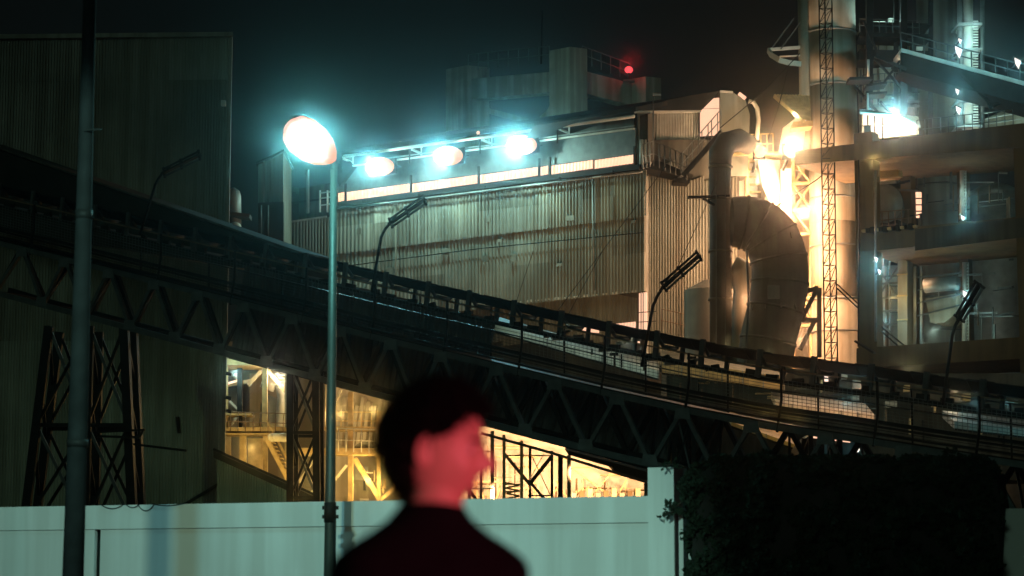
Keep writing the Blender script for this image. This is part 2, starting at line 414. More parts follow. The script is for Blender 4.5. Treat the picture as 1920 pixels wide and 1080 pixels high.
# unlit tube lights on bent poles along the gantry
for (bx, by, kx, ky, ex, ey, hx, hy, lab) in (
  (262, 440, 293, 340, 305, 325, 375, 290, 'unlit twin tube lamp on a thin bent pole before the dark corrugated building'),
  (697, 545, 716, 437, 730, 420, 797, 374, 'unlit twin tube lamp on a bent pole just right of the lit street lamp'),
  (1203, 688, 1226, 565, 1242, 540, 1312, 478, 'unlit twin tube lamp on a bent pole in front of the vertical duct'),
  (1768, 760, 1787, 618, 1797, 600, 1837, 532, 'unlit twin tube lamp on a bent pole before the concrete frame, rightmost of four')):
    b = GP.hit(bx, by, .1); k = GP.hit(kx, ky, .1); e = GP.hit(ex, ey, .12); h = GP.hit(hx, hy, .35)
    l = T('gantry_lamp', lab, 'lamp', b, 'tube lamps on bent poles along the gantry')
    l.tube('pole', [b, b.lerp(k, .5), b.lerp(k, .93), k.lerp(e, .4), e], .042, 'dark', n=8)
    ax = (h - e).normalized(); sd_ = ax.cross(gn).normalized()
    fr = l.beam('fixture', e, h, .14, .05, 'dark')
    for q in (-.12, .12):
        l.tube('tube', [e + ax * .05 + sd_ * q, h - ax * .03 + sd_ * q], .035, 'dark' if q < 0 else 'glass', n=8)
    for kk in (.04, .5, .98):
        c = e.lerp(h, kk); l.beam('bracket', c - sd_ * .17, c + sd_ * .17, .06, .06, 'dark')
    l.beam('stay', e - ax * .1, e.lerp(h, .3) - sd_ * .12, .03, .03, 'dark')

# ---------------------------------------------------------------- lattice support towers
def tower(name, label, legs, y0, y1, Y, bays, w, depth=1.6, heavy=()):
    """legs: [(x_top, x_bottom)], two or more; braces between neighbours"""
    base = P((legs[0][1] + legs[-1][1]) / 2, y1, Y)
    t = T(name, label, 'tower', (base.x, Y, 0), 'lattice towers carrying the gantry')
    for dd in (0, depth):
        L = []
        for i, (a, b) in enumerate(legs):
            p, q = P(a, y0, Y), P(b, y1, Y); p.y += dd; q.y += dd
            dirn = (q - p); q = p + dirn * (p.z / (p.z - q.z)); L.append((p, q))
            t.beam('leg', p, q, w * (1.7 if i in heavy else 1), w, 'dark')
        for (p, q), (p2, q2) in zip(L[:-1], L[1:]):
            for k in range(bays):
                a, b = k / bays * .97, (k + 1) / bays * .97
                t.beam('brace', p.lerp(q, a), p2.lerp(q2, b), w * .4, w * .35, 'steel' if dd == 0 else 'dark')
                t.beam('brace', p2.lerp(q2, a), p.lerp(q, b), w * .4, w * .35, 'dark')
                t.beam('strut', p.lerp(q, b), p2.lerp(q2, b), w * .45, w * .45, 'dark')
    for i, (a, b) in enumerate(legs):
        p, q = P(a, y0, Y), P(b, y1, Y); d = Vector((0, depth, 0))
        for k in range(bays):
            c = p.lerp(q, (k + .0) / bays); e = p.lerp(q, (k + 1) / bays)
            t.beam('side_brace', c, e + d, w * .35, w * .35, 'dark')
    return t
tower('support_tower', 'lattice support tower with crossed braces right beside the lit lamp pole', [(544, 544), (592, 594)], 690, 930, 64.5, 4, .20, 1.5, (1,))
tower('support_tower', 'splayed lattice support tower close behind the thick dark pole at left', [(92, 52), (168, 160), (233, 247)], 612, 930, 67.5, 3, .26, 1.6, (2,))
tower('support_tower', 'tall lattice support tower rising behind the ivy beside the white end pier', [(1268, 1262), (1300, 1300)], 770, 870, 58.5, 3, .12, 1.4)
tower('support_tower', 'faint lattice support tower behind the ivy below the low end of the gantry', [(1520, 1520), (1575, 1575)], 815, 870, 56.8, 2, .12, 1.4)
# loose brackets on the left tower
lt_ = T('pipe_bracket', 'small pipe rack sticking out to the right of the left support tower', 'pipe rack', P(240, 815, 67) * 1)
for a, b in (((180, 810), (272, 806)), ((180, 818), (262, 820)), ((262, 820), (268, 807)), ((250, 833), (350, 845))):
    lt_.beam('bar', P(*a, 67), P(*b, 67), .07, .07, 'dark')

# ================================================================ inclined gallery behind the truss
GQ = Plane((gp[0] - gn * 3.6).xy, math.atan2(gu.x, gu.y))
def line_y(pts, x):
    for (x0, y0), (x1, y1) in zip(pts[:-1], pts[1:]):
        if x <= x1 or (x1, y1) == pts[-1]: return y0 + (y1 - y0) * (x - x0) / (x1 - x0)
lowl = [(430, 668), (722, 748), (934, 800), (1227, 876), (1420, 930)]
t = T('inclined_gallery', 'dark ribbed sheet-clad inclined gallery seen through the truss above the glowing yard', 'gallery', GQ.hit(850, 760) * 1)
xs = [432, 520, 612, 706, 802, 900, 1000, 1105, 1215, 1330]
for a, b in zip(xs[:-1], xs[1:]):
    bl, br = GQ.hit(a, line_y(lowl, a)), GQ.hit(b, line_y(lowl, b))
    h = UP * (3.0 if b < 910 else 1.75)
    tl, tr = bl + h + gu * .55, br + h + gu * .55
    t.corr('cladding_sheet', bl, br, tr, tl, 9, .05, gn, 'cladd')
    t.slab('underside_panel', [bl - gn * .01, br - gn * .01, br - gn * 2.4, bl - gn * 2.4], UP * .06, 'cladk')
t.beam('edge_beam', GQ.hit(432, 668, .1), GQ.hit(1330, line_y(lowl, 1330), .1), .12, .16, 'dark')

# second gallery: the dark roof band above the belt at left
GU = Plane((gp[0] - gn * 5.2).xy, math.atan2(gu.x, gu.y) + .02)
t = T('conveyor_housing', 'black sloping conveyor housing in front of the dark corrugated building', 'housing', GU.hit(200, 400) * 1)
a, b, c, d = GU.hit(-60, 262), GU.hit(560, 478), GU.hit(560, 520), GU.hit(-60, 420)
t.slab('side_panel', [d, c, b, a], -gn * 1.8, 'roof')
t.slab('roof_sheet', [a + UP * .05, b + UP * .05, b + UP * .12, a + UP * .12], -gn * 1.9 , 'cladk')

# ================================================================ dark corrugated building at left
LB = Plane(P(427, 400, 80).xy, R(92.5))
def lb(px, py, off=0): return LB.hit(px, py, off)
c0 = lb(300, 900)
t = T('corrugated_building', 'tall dim corrugated building at the left with rust-streaked sheets', 'building', (c0.x, c0.y, 0))
zt = lb(300, 72).z; z_l = [0, lb(400, 782).z, lb(400, 640).z, lb(400, 440).z, lb(400, 265).z, lb(400, 150).z, zt]
xl = [-60, 36, 116, 196, 311, 427]; xw = [lb(x, 400) for x in xl]
for i in range(len(xl) - 1):
    p, q = xw[i], xw[i + 1]
    for k in range(len(z_l) - 1):
        o = LB.n * (.03 * (k % 2) + .012 * (i % 2))
        bl, br = Vector((p.x, p.y, z_l[k])) + o, Vector((q.x, q.y, z_l[k])) + o
        tl, tr = Vector((p.x, p.y, z_l[k + 1] + .04)) + o, Vector((q.x, q.y, z_l[k + 1] + .04)) + o
        low = k <= 1
        t.corr('cladding_sheet', bl, br, tr, tl, max(8, round((xl[i + 1] - xl[i]) / 5.2)), .045, LB.n, 'cladg' if (low or (i == 4 and k == 5)) else 'clad')
p = xw[0]; q = xw[-1]
body = [Vector((p.x, p.y, 0)), Vector((q.x, q.y, 0)), Vector((q.x, q.y, zt - .1)), Vector((p.x, p.y, zt - .1))]
t.slab('wall', [v - LB.n * .03 for v in body], Vector((-3.2, 12, 0)), 'cladk')
t.slab('roof', [Vector((p.x, p.y, zt)) + LB.n * .25, Vector((q.x, q.y, zt)) + LB.n * .25 + LB.u * .12, Vector((q.x - 3.1, q.y + 12, zt)), Vector((p.x - 3.1, p.y + 12, zt))], UP * .16, 'clad')
t.beam('corner_trim', Vector((q.x, q.y, 0)) + LB.n * .06, Vector((q.x, q.y, zt)) + LB.n * .06, .14, .12, 'clad')
t.slab('wall_box', [lb(416, 190, .2), lb(424, 190, .2), lb(424, 200, .2), lb(416, 200, .2)], LB.n * .2, 'pale')
for k, y in enumerate((700, 745, 770, 860, 895)):
    t.beam('bracket', lb(424, y, .1), lb(434, y + 2, .1), .1, .12, 'dark')
t.beam('brace', lb(340, 950, .12), lb(414, 905, .12), .1, .1, 'dark')
t.tube('vent', [lb(333, 782, .1), lb(336, 812, .1)], .07, 'dark', n=8)

# corrugated lean-to with a sloping roof below the yard
SB = Plane(P(500, 900, 76).xy, R(91))
t = T('lean_to_shed', 'greenish corrugated lean-to whose dark roof edge slopes down behind the white wall', 'shed', (SB.hit(480, 900).x, 76, 0))
def sb(x, y, o=0): return SB.hit(x, y, o)
edge = [(408, 856), (470, 886), (545, 918), (640, 962)]
for (x0, y0), (x1, y1) in zip(edge[:-1], edge[1:]):
    tl, tr = sb(x0, y0), sb(x1, y1); bl, br = Vector((tl.x, tl.y, 0)), Vector((tr.x, tr.y, 0))
    t.corr('cladding_sheet', bl, br, tr, tl, round((x1 - x0) / 4.6), .045, SB.n, 'cladg')
t.slab('roof', [sb(400, 845, .25), sb(650, 958, .25), sb(650, 970, .25), sb(400, 858, .25)], -SB.n * 6, 'roof')
t.beam('gutter', sb(400, 842, .3), sb(640, 950, .3), .1, .09, 'dark')

# ================================================================ main clad building
MB = Plane(P(1210, 400, 95).xy, math.pi - R(48)); mu, mn = MB.u, MB.n        # long wall, coming nearer to the right
back = Vector((-mn.x, -mn.y, 0))
RF = Plane(P(1213, 400, 95).xy, math.atan2(back.x, back.y)); RF.n = -RF.n if RF.n.dot(Vector((1, 0, 0))) < 0 else RF.n
def mb(x, y, o=0): return MB.hit(x, y, o)
def rf(x, y, o=0): return RF.hit(x, y, o)
def lin(x, x0, y0, x1, y1): return y0 + (y1 - y0) * (x - x0) / (x1 - x0)
c0 = mb(900, 900)
t = T('clad_building', 'big grey-green corrugated process building with a bright ribbon of lit sheets under its eave', 'building', (c0.x, c0.y, 0))
xb = [628, 700, 770, 834, 897, 963, 1030, 1090, 1150, 1211]
rows = [((640, 379), (1190, 313)), ((640, 425), (1205, 359)), ((640, 474), (1205, 405)), ((640, 532), (1205, 474)), ((640, 607), (1205, 547))]
for r, (hi, lo) in enumerate(zip(rows[:-1], rows[1:])):
    for i, (x0, x1) in enumerate(zip(xb[:-1], xb[1:])):
        o = .0 if r >= 2 else .16
        o += .014 * (i % 2) + rnd.uniform(0, .02)
        y = lambda L, x: lin(x, L[0][0], L[0][1], L[1][0], L[1][1])
        tl, tr = mb(x0, y(hi, x0), o), mb(x1, y(hi, x1), o)
        bl, br = mb(x0, y(lo, x0), o), mb(x1, y(lo, x1), o)
        if r < 3: bl = bl - UP * .05; br = br - UP * .05
        t.corr('cladding_sheet', bl, br, tr, tl, 10, .085, mn, ('cladg', 'cladg', 'cladh', 'cladg', 'cladi')[rnd.randrange(5)])
# jagged lit gap under the sheets
for i in range(14):
    x0 = 950 + i * 18; y = lin(x0, 944, 569, 1205, 545)
    t.beam('sheet_edge', mb(x0, y, .05), mb(x0 + 12, y - 1.2, .05), .05, .05 + .03 * (i % 3), 'pale')
# lower recessed wall with bright openings
for x0, x1 in ((800, 870), (870, 940), (940, 1010), (1010, 1080), (1080, 1140), (1140, 1196)):
    t.corr('lower_sheet', mb(x0, 650, -1.2), mb(x1, 640, -1.2), mb(x1, 540, -1.2), mb(x0, 545, -1.2), 10, .05, mn, 'clad')
t.slab('lit_window', [mb(1146, 616, -1.15), mb(1192, 616, -1.15), mb(1192, 603, -1.15), mb(1146, 608, -1.15)], -mn * .05, 'winE')
t.slab('lit_window', [mb(1090, 622, -1.1), mb(1122, 624, -1.1), mb(1122, 612, -1.1), mb(1090, 612, -1.1)], -mn * .05, 'winE')
t.slab('lit_doorway', [mb(1198, 618, .02), mb(1211, 618, .02), mb(1211, 548, .02), mb(1198, 550, .02)], -mn * .1, 'winE')
for x in (1202, 1206): t.beam('mullion', mb(x, 618, .06), mb(x, 548, .06), .03, .03, 'grey')
for y in (586, 604): t.beam('rail_bar', mb(1196, y, .1), mb(1230, y - 2, .1), .03, .03, 'dark')
# ribbon of lit sheets
def ry(x): return lin(x, 632, 362, 1190, 290)
for x0, x1 in ((634, 646), (650, 768), (773, 895), (900, 1009), (1013, 1028), (1034, 1112), (1115, 1189)):
    h = 16
    t.corr('lit_sheet', mb(x0, ry(x0) + h + 1, .05), mb(x1, ry(x1) + h, .05), mb(x1, ry(x1), .05), mb(x0, ry(x0) + 1, .05), max(3, (x1 - x0) // 6), .05, mn, 'stripE')
for x in (648, 770.5, 897.5, 1011, 1031, 1190):
    t.beam('mullion', mb(x, ry(x) + 18, .3), mb(x, ry(x) - 16, .3), .09, .09, 'dark')
t.beam('gutter', mb(628, 385, .45), mb(1202, 313, .45), .26, .22, 'dark')
t.tube('pipe', [mb(632, 392, .6), mb(1204, 322, .6)], .05, 'grey')
for x in (678, 785, 910, 1050, 1150):
    t.beam('bracket', mb(x, lin(x, 640, 383, 1190, 316), .6), mb(x, lin(x, 640, 383, 1190, 316) + 12, .1), .08, .1, 'dark')
for x in (720, 985, 1120):
    t.beam('small_lamp', mb(x - 8, lin(x, 640, 391, 1190, 324), .7), mb(x + 8, lin(x, 640, 391, 1190, 324) - 2, .7), .05, .035, 'pale')
# dark louvre wall between ribbon and eave
y0f = lambda x: lin(x, 632, 361, 1190, 289); y1f = lambda x: lin(x, 640, 316, 1190, 240)
for x0, x1 in zip([632, 770, 897, 1030, 1110], [770, 897, 1030, 1110, 1191]):
    t.slab('louvre_panel', [mb(x0, y0f(x0), .02), mb(x1, y0f(x1), .02), mb(x1, y1f(x1), .02), mb(x0, y1f(x0), .02)], -mn * .1, 'steel')
t.beam('light_rail', mb(662, 311, .9), mb(1189, 241, .9), .1, .07, 'pale')
t.beam('light_rail', mb(700, 300, .95), mb(1189, 236, .95), .05, .05, 'grey')
t.tube('eave_pipe', [mb(645, 293, 1.3), mb(1189, 218, 1.3)], .075, 'pale')
for x in (640, 768, 900, 1045):
    y = lin(x, 645, 293, 1189, 218)
    t.beam('hanger', mb(x, y, 1.25), mb(x, y + 30, .9), .07, .07, 'dark')
    t.beam('bracket', mb(x + 4, y + 4, 1.25), mb(x + 20, y + 11, .3), .09, .09, 'pale'); t.beam('bracket', mb(x + 22, y - 1, 1.1), mb(x + 22, y + 14, .6), .07, .07, 'pale')
    t.beam('bracket', mb(x + 2, y + 1, 1.25), mb(x + 24, y - 1, 1.1), .06, .06, 'pale')
# roof slabs (dark) above the eave
t.slab('roof', [mb(640, 290, 1.2), mb(1192, 209, 1.2), mb(1192, 209, 1.2) - mn * 7 + UP * 2.0, mb(640, 290, 1.2) - mn * 7 + UP * 2.0], UP * .2, 'roof')
# solid core of the building
cl, cr = mb(560, 420, -.3), mb(1205, 420, -.3)
zt = mb(1205, 235).z
t.slab('core_wall', [Vector((cl.x, cl.y, mb(632, 420).z)), Vector((cr.x, cr.y, mb(1200, 560).z)), Vector((cr.x, cr.y, zt)), Vector((cl.x, cl.y, zt))], -mn * 9, 'cladk')
t.slab('core_wall', [Vector((cl.x, cl.y, 0)) - mn * 1.3, Vector((cr.x, cr.y, 0)) - mn * 1.3, Vector((cr.x, cr.y, zt - 4)) - mn * 1.3, Vector((cl.x, cl.y, zt - 4)) - mn * 1.3], -mn * 7, 'cladk')
for x in [xb[0] + 2] + xb[1:]:                     # lapped sheet joints and battens
    t.beam('batten', mb(x, lin(x, 640, 384, 1205, 318), .24), mb(x, lin(x, 640, 474, 1205, 405), .24), .07, .05, 'clad')
for k in range(16):                              # bolted patches and small vents on the sheets
    x = rnd.uniform(660, 1190); y = rnd.uniform(lin(x, 640, 395, 1205, 330), lin(x, 640, 560, 1205, 520)); w = rnd.uniform(5, 14); h = rnd.uniform(5, 16)
    t.slab('patch', [mb(x, y + h, .27), mb(x + w, y + h - 1, .27), mb(x + w, y - 1, .27), mb(x, y, .27)], -mn * .04, ('cladh', 'cladi', 'clad')[k % 3])
t.tube('downpipe', [mb(1112, 326, .36), mb(1114, 545, .36)], .05, 'grey', n=6); t.tube('downpipe', [mb(742, 372, .36), mb(742, 560, .36)], .05, 'clad', n=6)
t.tube('conduit', [mb(640, 500, .3), mb(900, 466, .3), mb(1205, 436, .3)], .025, 'dark', n=4)
# left annex: low wall and sheet, open stair bay
for a, b in ((530, 566), (566, 600), (600, 634)):
    t.corr('annex_sheet', mb(a, 640, .05), mb(b, 640, .05), mb(b, lin(b, 530, 418, 640, 404), .05), mb(a, lin(a, 530, 418, 640, 404), .05), 6, .05, mn, 'clad')
t.beam('edge_trim', mb(530, 418, .1), mb(612, 406, .1), .06, .08, 'pale')
t.beam('corner_post', mb(530, 418, .1), mb(533, 322, .1), .16, .16, 'grey')
t.beam('corner_post', mb(577, 400, .1), mb(577, 318, .1), .12, .12, 'grey')
for x, yy in ((600, 357), (614, 357)): t.beam('stair_post', mb(x, 398, .3), mb(x, yy, .3), .07, .07, 'pale')
for y in (362, 372, 385): t.beam('stair_rail', mb(600, y, .3), mb(632, y - 4, .3), .05, .06, 'pale')
for i, (a, b) in enumerate(((540, 350), (548, 356), (556, 361), (570, 364))): t.beam('pipe', mb(a, b, -.6), mb(600 + i * 4, b + 14 + i, -.6), .1, .12, 'steel')
t.slab('floor', [mb(532, 384, 0), mb(632, 372, 0), mb(632, 372, -4), mb(532, 384, -4)], UP * .1, 'dark')
t.slab('eave_panel', [mb(640, 292, .8), mb(664, 312, .8), mb(636, 350, .8), mb(628, 330, .8)], -mn * .2, 'roof')
t.beam('roof_lamp', mb(752, 268, .6), mb(780, 266, .6), .25, .09, 'winE')
t.light(mb(766, 272, .9), 30, PEACH, .15)

# gable end and gallery of the building, seen obliquely
z_ = lambda x, y: rf(x, y).z
for i, (x0, x1) in enumerate(((1190, 1214), (1214, 1240), (1240, 1265), (1265, 1290), (1290, 1314))):
    g0, g1 = rf(max(x0, 1214), 400), rf(x1, 400)
t.slab('gable_wall', [rf(1215, 330, -.1), rf(1352, 330, -.1), rf(1352, 178, -.1), rf(1215, 214, -.1)], -RF.n * 5, 'cladk')
GE = Plane(P(1190, 300, 95.6).xy, R(84)); GE.n = Vector((GE.n.x, GE.n.y, 0))
def ge(x, y, o=0): return GE.hit(x, y, o)
xs = [1190, 1214, 1239, 1264, 1289, 1313]
for i, (x0, x1) in enumerate(zip(xs[:-1], xs[1:])):
    o = .012 * (i % 2)
    t.corr('gable_sheet', ge(x0, 320, o), ge(x1, 320, o), ge(x1, 208, o), ge(x0, 210, o), 5, .05, GE.n, 'pale')
t.beam('gable_trim', ge(1189, 210, .15), ge(1314, 208, .15), .12, .14, 'pale')
t.beam('corner_trim', ge(1191, 320, .12), ge(1191, 210, .12), .14, .14, 'dark')
t.slab('gable_roof', [ge(1000, 236, .3), ge(1190, 207, .3), ge(1316, 206, .3), ge(1352, 170, .3), ge(1300, 178, .3)], -GE.n * 6, 'roof')
w = t.slab('lit_window', [ge(1313, 255, .1), ge(1350, 253, .1), ge(1349, 183, .1), ge(1312, 187, .1)], -GE.n * .1, 'winE')
t.beam('window_frame', ge(1311, 256, .14), ge(1311, 186, .14), .06, .06, 'dark', w); t.beam('window_frame', ge(1312, 204, .14), ge(1350, 203, .14), .02, .02, 'grey', w)
t.beam('window_frame', ge(1351, 256, .14), ge(1351, 182, .14), .06, .06, 'dark', w)
# head house
hh = [ge(1351, 330, .3), ge(1402, 330, .3), ge(1406, 215, .3), ge(1398, 188, .3), ge(1372, 172, .3), ge(1350, 171, .3)]
t.slab('head_house', hh, -GE.n * 3, 'cladg')
t.beam('trim', ge(1350, 171, .4), ge(1374, 173, .4), .08, .08, 'pale'); t.beam('trim', ge(1385, 175, .4), ge(1398, 185, .4), .1, .14, 'winE')  # second trim glows by itself, imitating a brightly lit edge
t.tube('bent_pipe', [ge(1404, 190, .8), ge(1413, 192, .8), ge(1420, 204, .8), ge(1422, 225, .8), ge(1419, 262, .8)], .1, 'pale')
# lower end wall, oblique
xe = [1215, 1240, 1266, 1292, 1320, 1350, 1382]
for i, (x0, x1) in enumerate(zip(xe[:-1], xe[1:])):
    o = .012 * (i % 2)
    t.corr('end_sheet', ge(x0, 690, o + .2), ge(x1, 690, o + .2), ge(x1, 300 + (i > 1) * 30, o + .2), ge(x0, 310 + (i > 2) * 30, o + .2), 5, .05, GE.n, 'cladg' if i < 2 else 'clad')
t.beam('corner_trim', ge(1213, 690, .3), ge(1213, 306, .3), .12, .12, 'pale')
t.slab('end_core', [ge(1214, 720, .15), ge(1386, 720, .15), ge(1386, 262, .15), ge(1214, 262, .15)], -GE.n * 5, 'cladk')
# walkway round the corner
t.slab('walkway', [ge(1196, 318, .2), ge(1226, 312, .2), ge(1290, 338, .2), ge(1286, 345, .2), ge(1200, 324, .2)], GE.n * 1.3, 'roof')
rails(t, [ge(1206, 317, 1.6), ge(1226, 311, 1.6)], 1.1, 'grey', .025, 3)
rails(t, [ge(1226, 311, 1.6), ge(1288, 338, 1.6)], 1.1, 'steel', .025, 6)
t.tube('sheet_pipe', [ge(1203, 310, .5), ge(1203, 262, .5)], .09, 'pale'); t.tube('sheet_pipe', [ge(1210, 310, .5), ge(1210, 262, .5)], .05, 'pale')
t.beam('ledge', ge(1262, 341, 1), ge(1290, 342, 1), .8, .2, 'dark')
# railing of the lower landing
rails(t, [ge(1240, 622, 1.4), ge(1330, 642, 1.4)], 1.0, 'rail', .02, 5)
# stair up to the lit doorway
st_ = T('outside_stair', 'steep outside stair with handrails climbing to the lit doorway of the gable', 'stair', ge(1275, 340, 2))
a, b = ge(1274, 336, 1.2), ge(1346, 254, 1.2)
for o in (0, .8):
    st_.beam('stringer', a + GE.n * o, b + GE.n * o, .08, .22, 'dark' if o else 'grey')
    g_ = [g_beam(a + GE.n * o + UP * h, b + GE.n * o + UP * h, .04, .04) for h in (1.0, .55)]
    st_.add('handrail', join(g_), 'grey')
    for k in range(5):
        p = a.lerp(b, k / 4) + GE.n * o; st_.beam('post', p, p + UP, .04, .04, 'grey')
for k in range(13):
    p = a.lerp(b, (k + .5) / 13); st_.beam('tread', p, p + GE.n * .8, .22, .03, 'steel')
# wall-wash lamps under the gutter (they make the scallops on the sheets)
for x in (690, 850, 1000, 1140):
    y = lin(x, 640, 391, 1190, 324)
    t.light(mb(x, y + 8, 1.6), 22, (1, .95, .5), .12, 160, mb(x, y + 130, .4), .5)

# eave floodlights
for k, (x, y, lab) in enumerate(((712, 312, 'glowing floodlight under the eave nearest the street lamp, leftmost of three'), (840, 292, 'middle one of the three glowing floodlights under the building eave'), (978, 272, 'glowing floodlight under the eave, rightmost and largest of the three'))):
    c = mb(x, y, 1.5)
    l = T('floodlight', lab, 'floodlight', c, 'floodlights under the eave')
    l.add('lens', g_sph(c, .70, 18, (1, .5, .66)), 'lampE', smooth=True)
    l.slab('housing', [c - mu * .6 - UP * .35 - mn * .45, c + mu * .6 - UP * .35 - mn * .45, c + mu * .6 + UP * .4 - mn * .45, c - mu * .6 + UP * .4 - mn * .45], -mn * .12, 'dark')
    l.beam('arm', c - mn * .5, c - mn * 1.4 + UP * .2, .08, .08, 'dark')
    l.light(c + mn * .6, (1700, 1900, 2700)[k], (.20, .82, 1.0), .3, 46, CAM, .7); l.light(c + mn * .55 - UP * .42, (620, 620, 760)[k], (.56, 1, .90), .1)
tl_ = T('roof_lantern', 'tiny lit lantern on a short stem at the eave pipe', 'lamp', mb(897, 250, 1.2))
tl_.tube('stem', [mb(897, 262, 1.2), mb(897, 252, 1.2)], .04, 'dark'); tl_.add('bulb', g_sph(mb(897, 249, 1.2), .1, 8), 'winE')
# small unlit lamp on pole above the gable
ml = T('gable_lamp', 'small unlit lamp on a thin pole in front of the gable', 'lamp', ge(1225, 300, 1.7))
ml.tube('pole', [ge(1225, 300, 1.7), ge(1225, 180, 1.7)], .03, 'steel', n=6); ml.beam('head', ge(1225, 177, 1.7), ge(1239, 178, 1.7), .12, .08, 'grey')

# guy wires in front of the cladding
wi = T('guy_wire', 'thin slack wires running down across the corrugated front', 'wire', mb(1000, 600, 3))
for a, b in (((1248, 312), (1172, 414)), ((1172, 414), (1040, 590)), ((1000, 470), (960, 590)), ((1130, 470), (1060, 600)), ((1345, 340), (1262, 520))):
    wi.tube('wire', [mb(*a, 3), mb(*b, 3)], .018, 'dark', n=4)

# ================================================================ concrete tower frame behind
CT = Plane(P(1062, 200, 112).xy, math.pi - R(52)); 
CR = Plane(P(1062, 200, 112).xy, R(66))
def ctp(x, y, o=0): return CT.hit(x, y, o)
t = T('concrete_tower_frame', 'dim concrete tower frame with thick columns and beams above the roof', 'tower', (ctp(1062, 200).x, 112, 0))
def col3(px, ytop, pl, w, d):
    c = pl.hit(px, 200); z1 = pl.hit(px, ytop).z
    t.slab('column', [Vector((c.x, c.y, 0)), Vector((c.x, c.y, 0)) + CT.u * w, Vector((c.x, c.y, 0)) + CT.u * w + CR.u * d, Vector((c.x, c.y, 0)) + CR.u * d], UP * z1, 'conc')
col3(1030, 95, CT, 1.35, 1.0); col3(836, 130, CT, 1.5, 1.3); col3(1185, 148, CR, .9, .9)
t.slab('beam', [ctp(836, 190, -.2), ctp(1040, 172, -.2), ctp(1040, 134, -.2), ctp(836, 152, -.2)], -CT.n * .8, 'conc')
crp = lambda x, y, o=0: CR.hit(x, y, o)
t.slab('beam', [crp(1085, 172), crp(1190, 198), crp(1190, 158), crp(1085, 130)], -CR.n * .8 if CR.n.y < 0 else CR.n * .8, 'conc')
t.slab('beam', [ctp(870, 190, -4), ctp(1090, 250, -4), ctp(1090, 262, -4), ctp(870, 200, -4)], -CT.n * .4, 'conc')
t.tube('curved_pipe', [ctp(1043, 170, -2), ctp(1040, 190, -2), ctp(1030, 210, -2), ctp(1016, 222, -2)], .16, 'conc')
rails(t, [ctp(878, 133, -.2), ctp(1030, 118, -.2)], .9, 'steel', .025, 8)
rails(t, [crp(1092, 118), crp(1180, 150)], .9, 'steel', .025, 5)
t.tube('mast', [ctp(1015, 120, -1), ctp(1017, 20, -1)], .05, 'dark', n=5)
b = crp(1179, 131, .3)
be = T('beacon_lamp', 'red aviation beacon glowing on the corner of the concrete tower frame', 'beacon', b - UP * .5, )
be.add('lens', g_sph(b, .22, 14, (1, 1, .85)), 'redE', smooth=True); be.tube('stem', [b - UP * .6, b - UP * .15], .07, 'dark')
be.beam('base', b - UP * .6 - Vector((.3, 0, 0)), b - UP * .6 + Vector((.3, 0, 0)), .4, .08, 'steel')
be.light(b + Vector((0, -.5, .3)), 30, (1, .02, .03), .15)

# small stuff left of the main building
t = T('vent_stack', 'small dome-topped vent stack beside the corner of the dark corrugated building', 'vent', P(440, 440, 100))
v0 = P(438, 440, 100); v1 = P(438, 352, 100)
t.tube('shell', [v0, v1 - UP * .4, v1 - UP * .15, v1], [.36, .36, .28, .06], 'grey', n=14)
t.beam('platform', P(422, 402, 99.6), P(470, 408, 99.6), .9, .18, 'steel')
t.add('elbow', g_sph(P(441, 428, 99), .3, 10), 'pale', smooth=True)
for x in (490, 503): t.tube('ladder_rail', [P(x, 445, 99), P(x, 385, 99)], .03, 'steel', n=4)
t = T('control_cabin', 'small dark cabin standing left of the main building', 'cabin', P(508, 500, 104))
t.slab('wall', [P(484, 500, 104), P(531, 500, 103), P(531, 285, 103), P(484, 308, 104)], Vector((0, 4, 0)), 'clad')
t.slab('roof', [P(480, 308, 103.7), P(533, 283, 102.7), P(533, 279, 102.7), P(480, 304, 103.7)], Vector((0, 4.5, 0)), 'roof')
for k in range(3): t.beam('panel_rib', P(495 + k * 12, 500, 103.4), P(495 + k * 12, 302 - k * 5, 103.4), .06, .06, 'clad')
t.slab('dark_base', [P(484, 500, 103.2), P(531, 500, 102.6), P(531, 378, 102.6), P(484, 380, 103.2)], Vector((0, .4, 0)), 'roof')

# ================================================================ vertical duct and big elbow duct
t = T('vertical_duct', 'square-shouldered vertical duct beside the end wall, topped by a bent hood', 'duct', P(1348, 700, 90))
a = P(1347, 300, 90)
def boxcol(t, name, x0, x1, ya, yb, Y, d, m, par=None):
    p0, p1, p2, p3 = P(x0, yb, Y), P(x1, yb, Y), P(x1, ya, Y), P(x0, ya, Y)
    return t.slab(name, [p0, p1, p2, p3], Vector((0, d, 0)), m, par)
t.tube('shaft', [P(1352, 720, 90.4), P(1350, 300, 90.4)], .46, 'ductd', n=20)
t.tube('hood', [P(1350, 310, 90.4), P(1351, 288, 90.4), P(1362, 268, 90.6), P(1385, 262, 91), P(1405, 272, 91.5)], [.47, .5, .5, .48, .42], 'ductd', n=20)
for y in (312, 372, 470, 560): t.tube('flange', [P(1351, y, 90.4), P(1351, y + 4, 90.4)], .52, 'duct', n=20)
t.beam('bracket', P(1290, 370, 90), P(1368, 368, 90), .2, .1, 'dark'); t.beam('bracket', P(1318, 372, 90), P(1340, 385, 90), .1, .1, 'dark')
for x in (1343, 1360): t.beam('ladder_rail', P(x, 700, 89.8), P(x, 320, 89.8), .03, .03, 'steel')
t2 = T('round_silo', 'broad round silo dimly lit behind the vertical duct', 'silo', P(1320, 700, 91.5))
c = P(1330, 640, 93.2)
t2.tube('shell', [Vector((c.x, c.y, 0)), Vector((c.x, c.y, P(1330, 545, 93.2).z))], 1.05, 'duct', n=36)
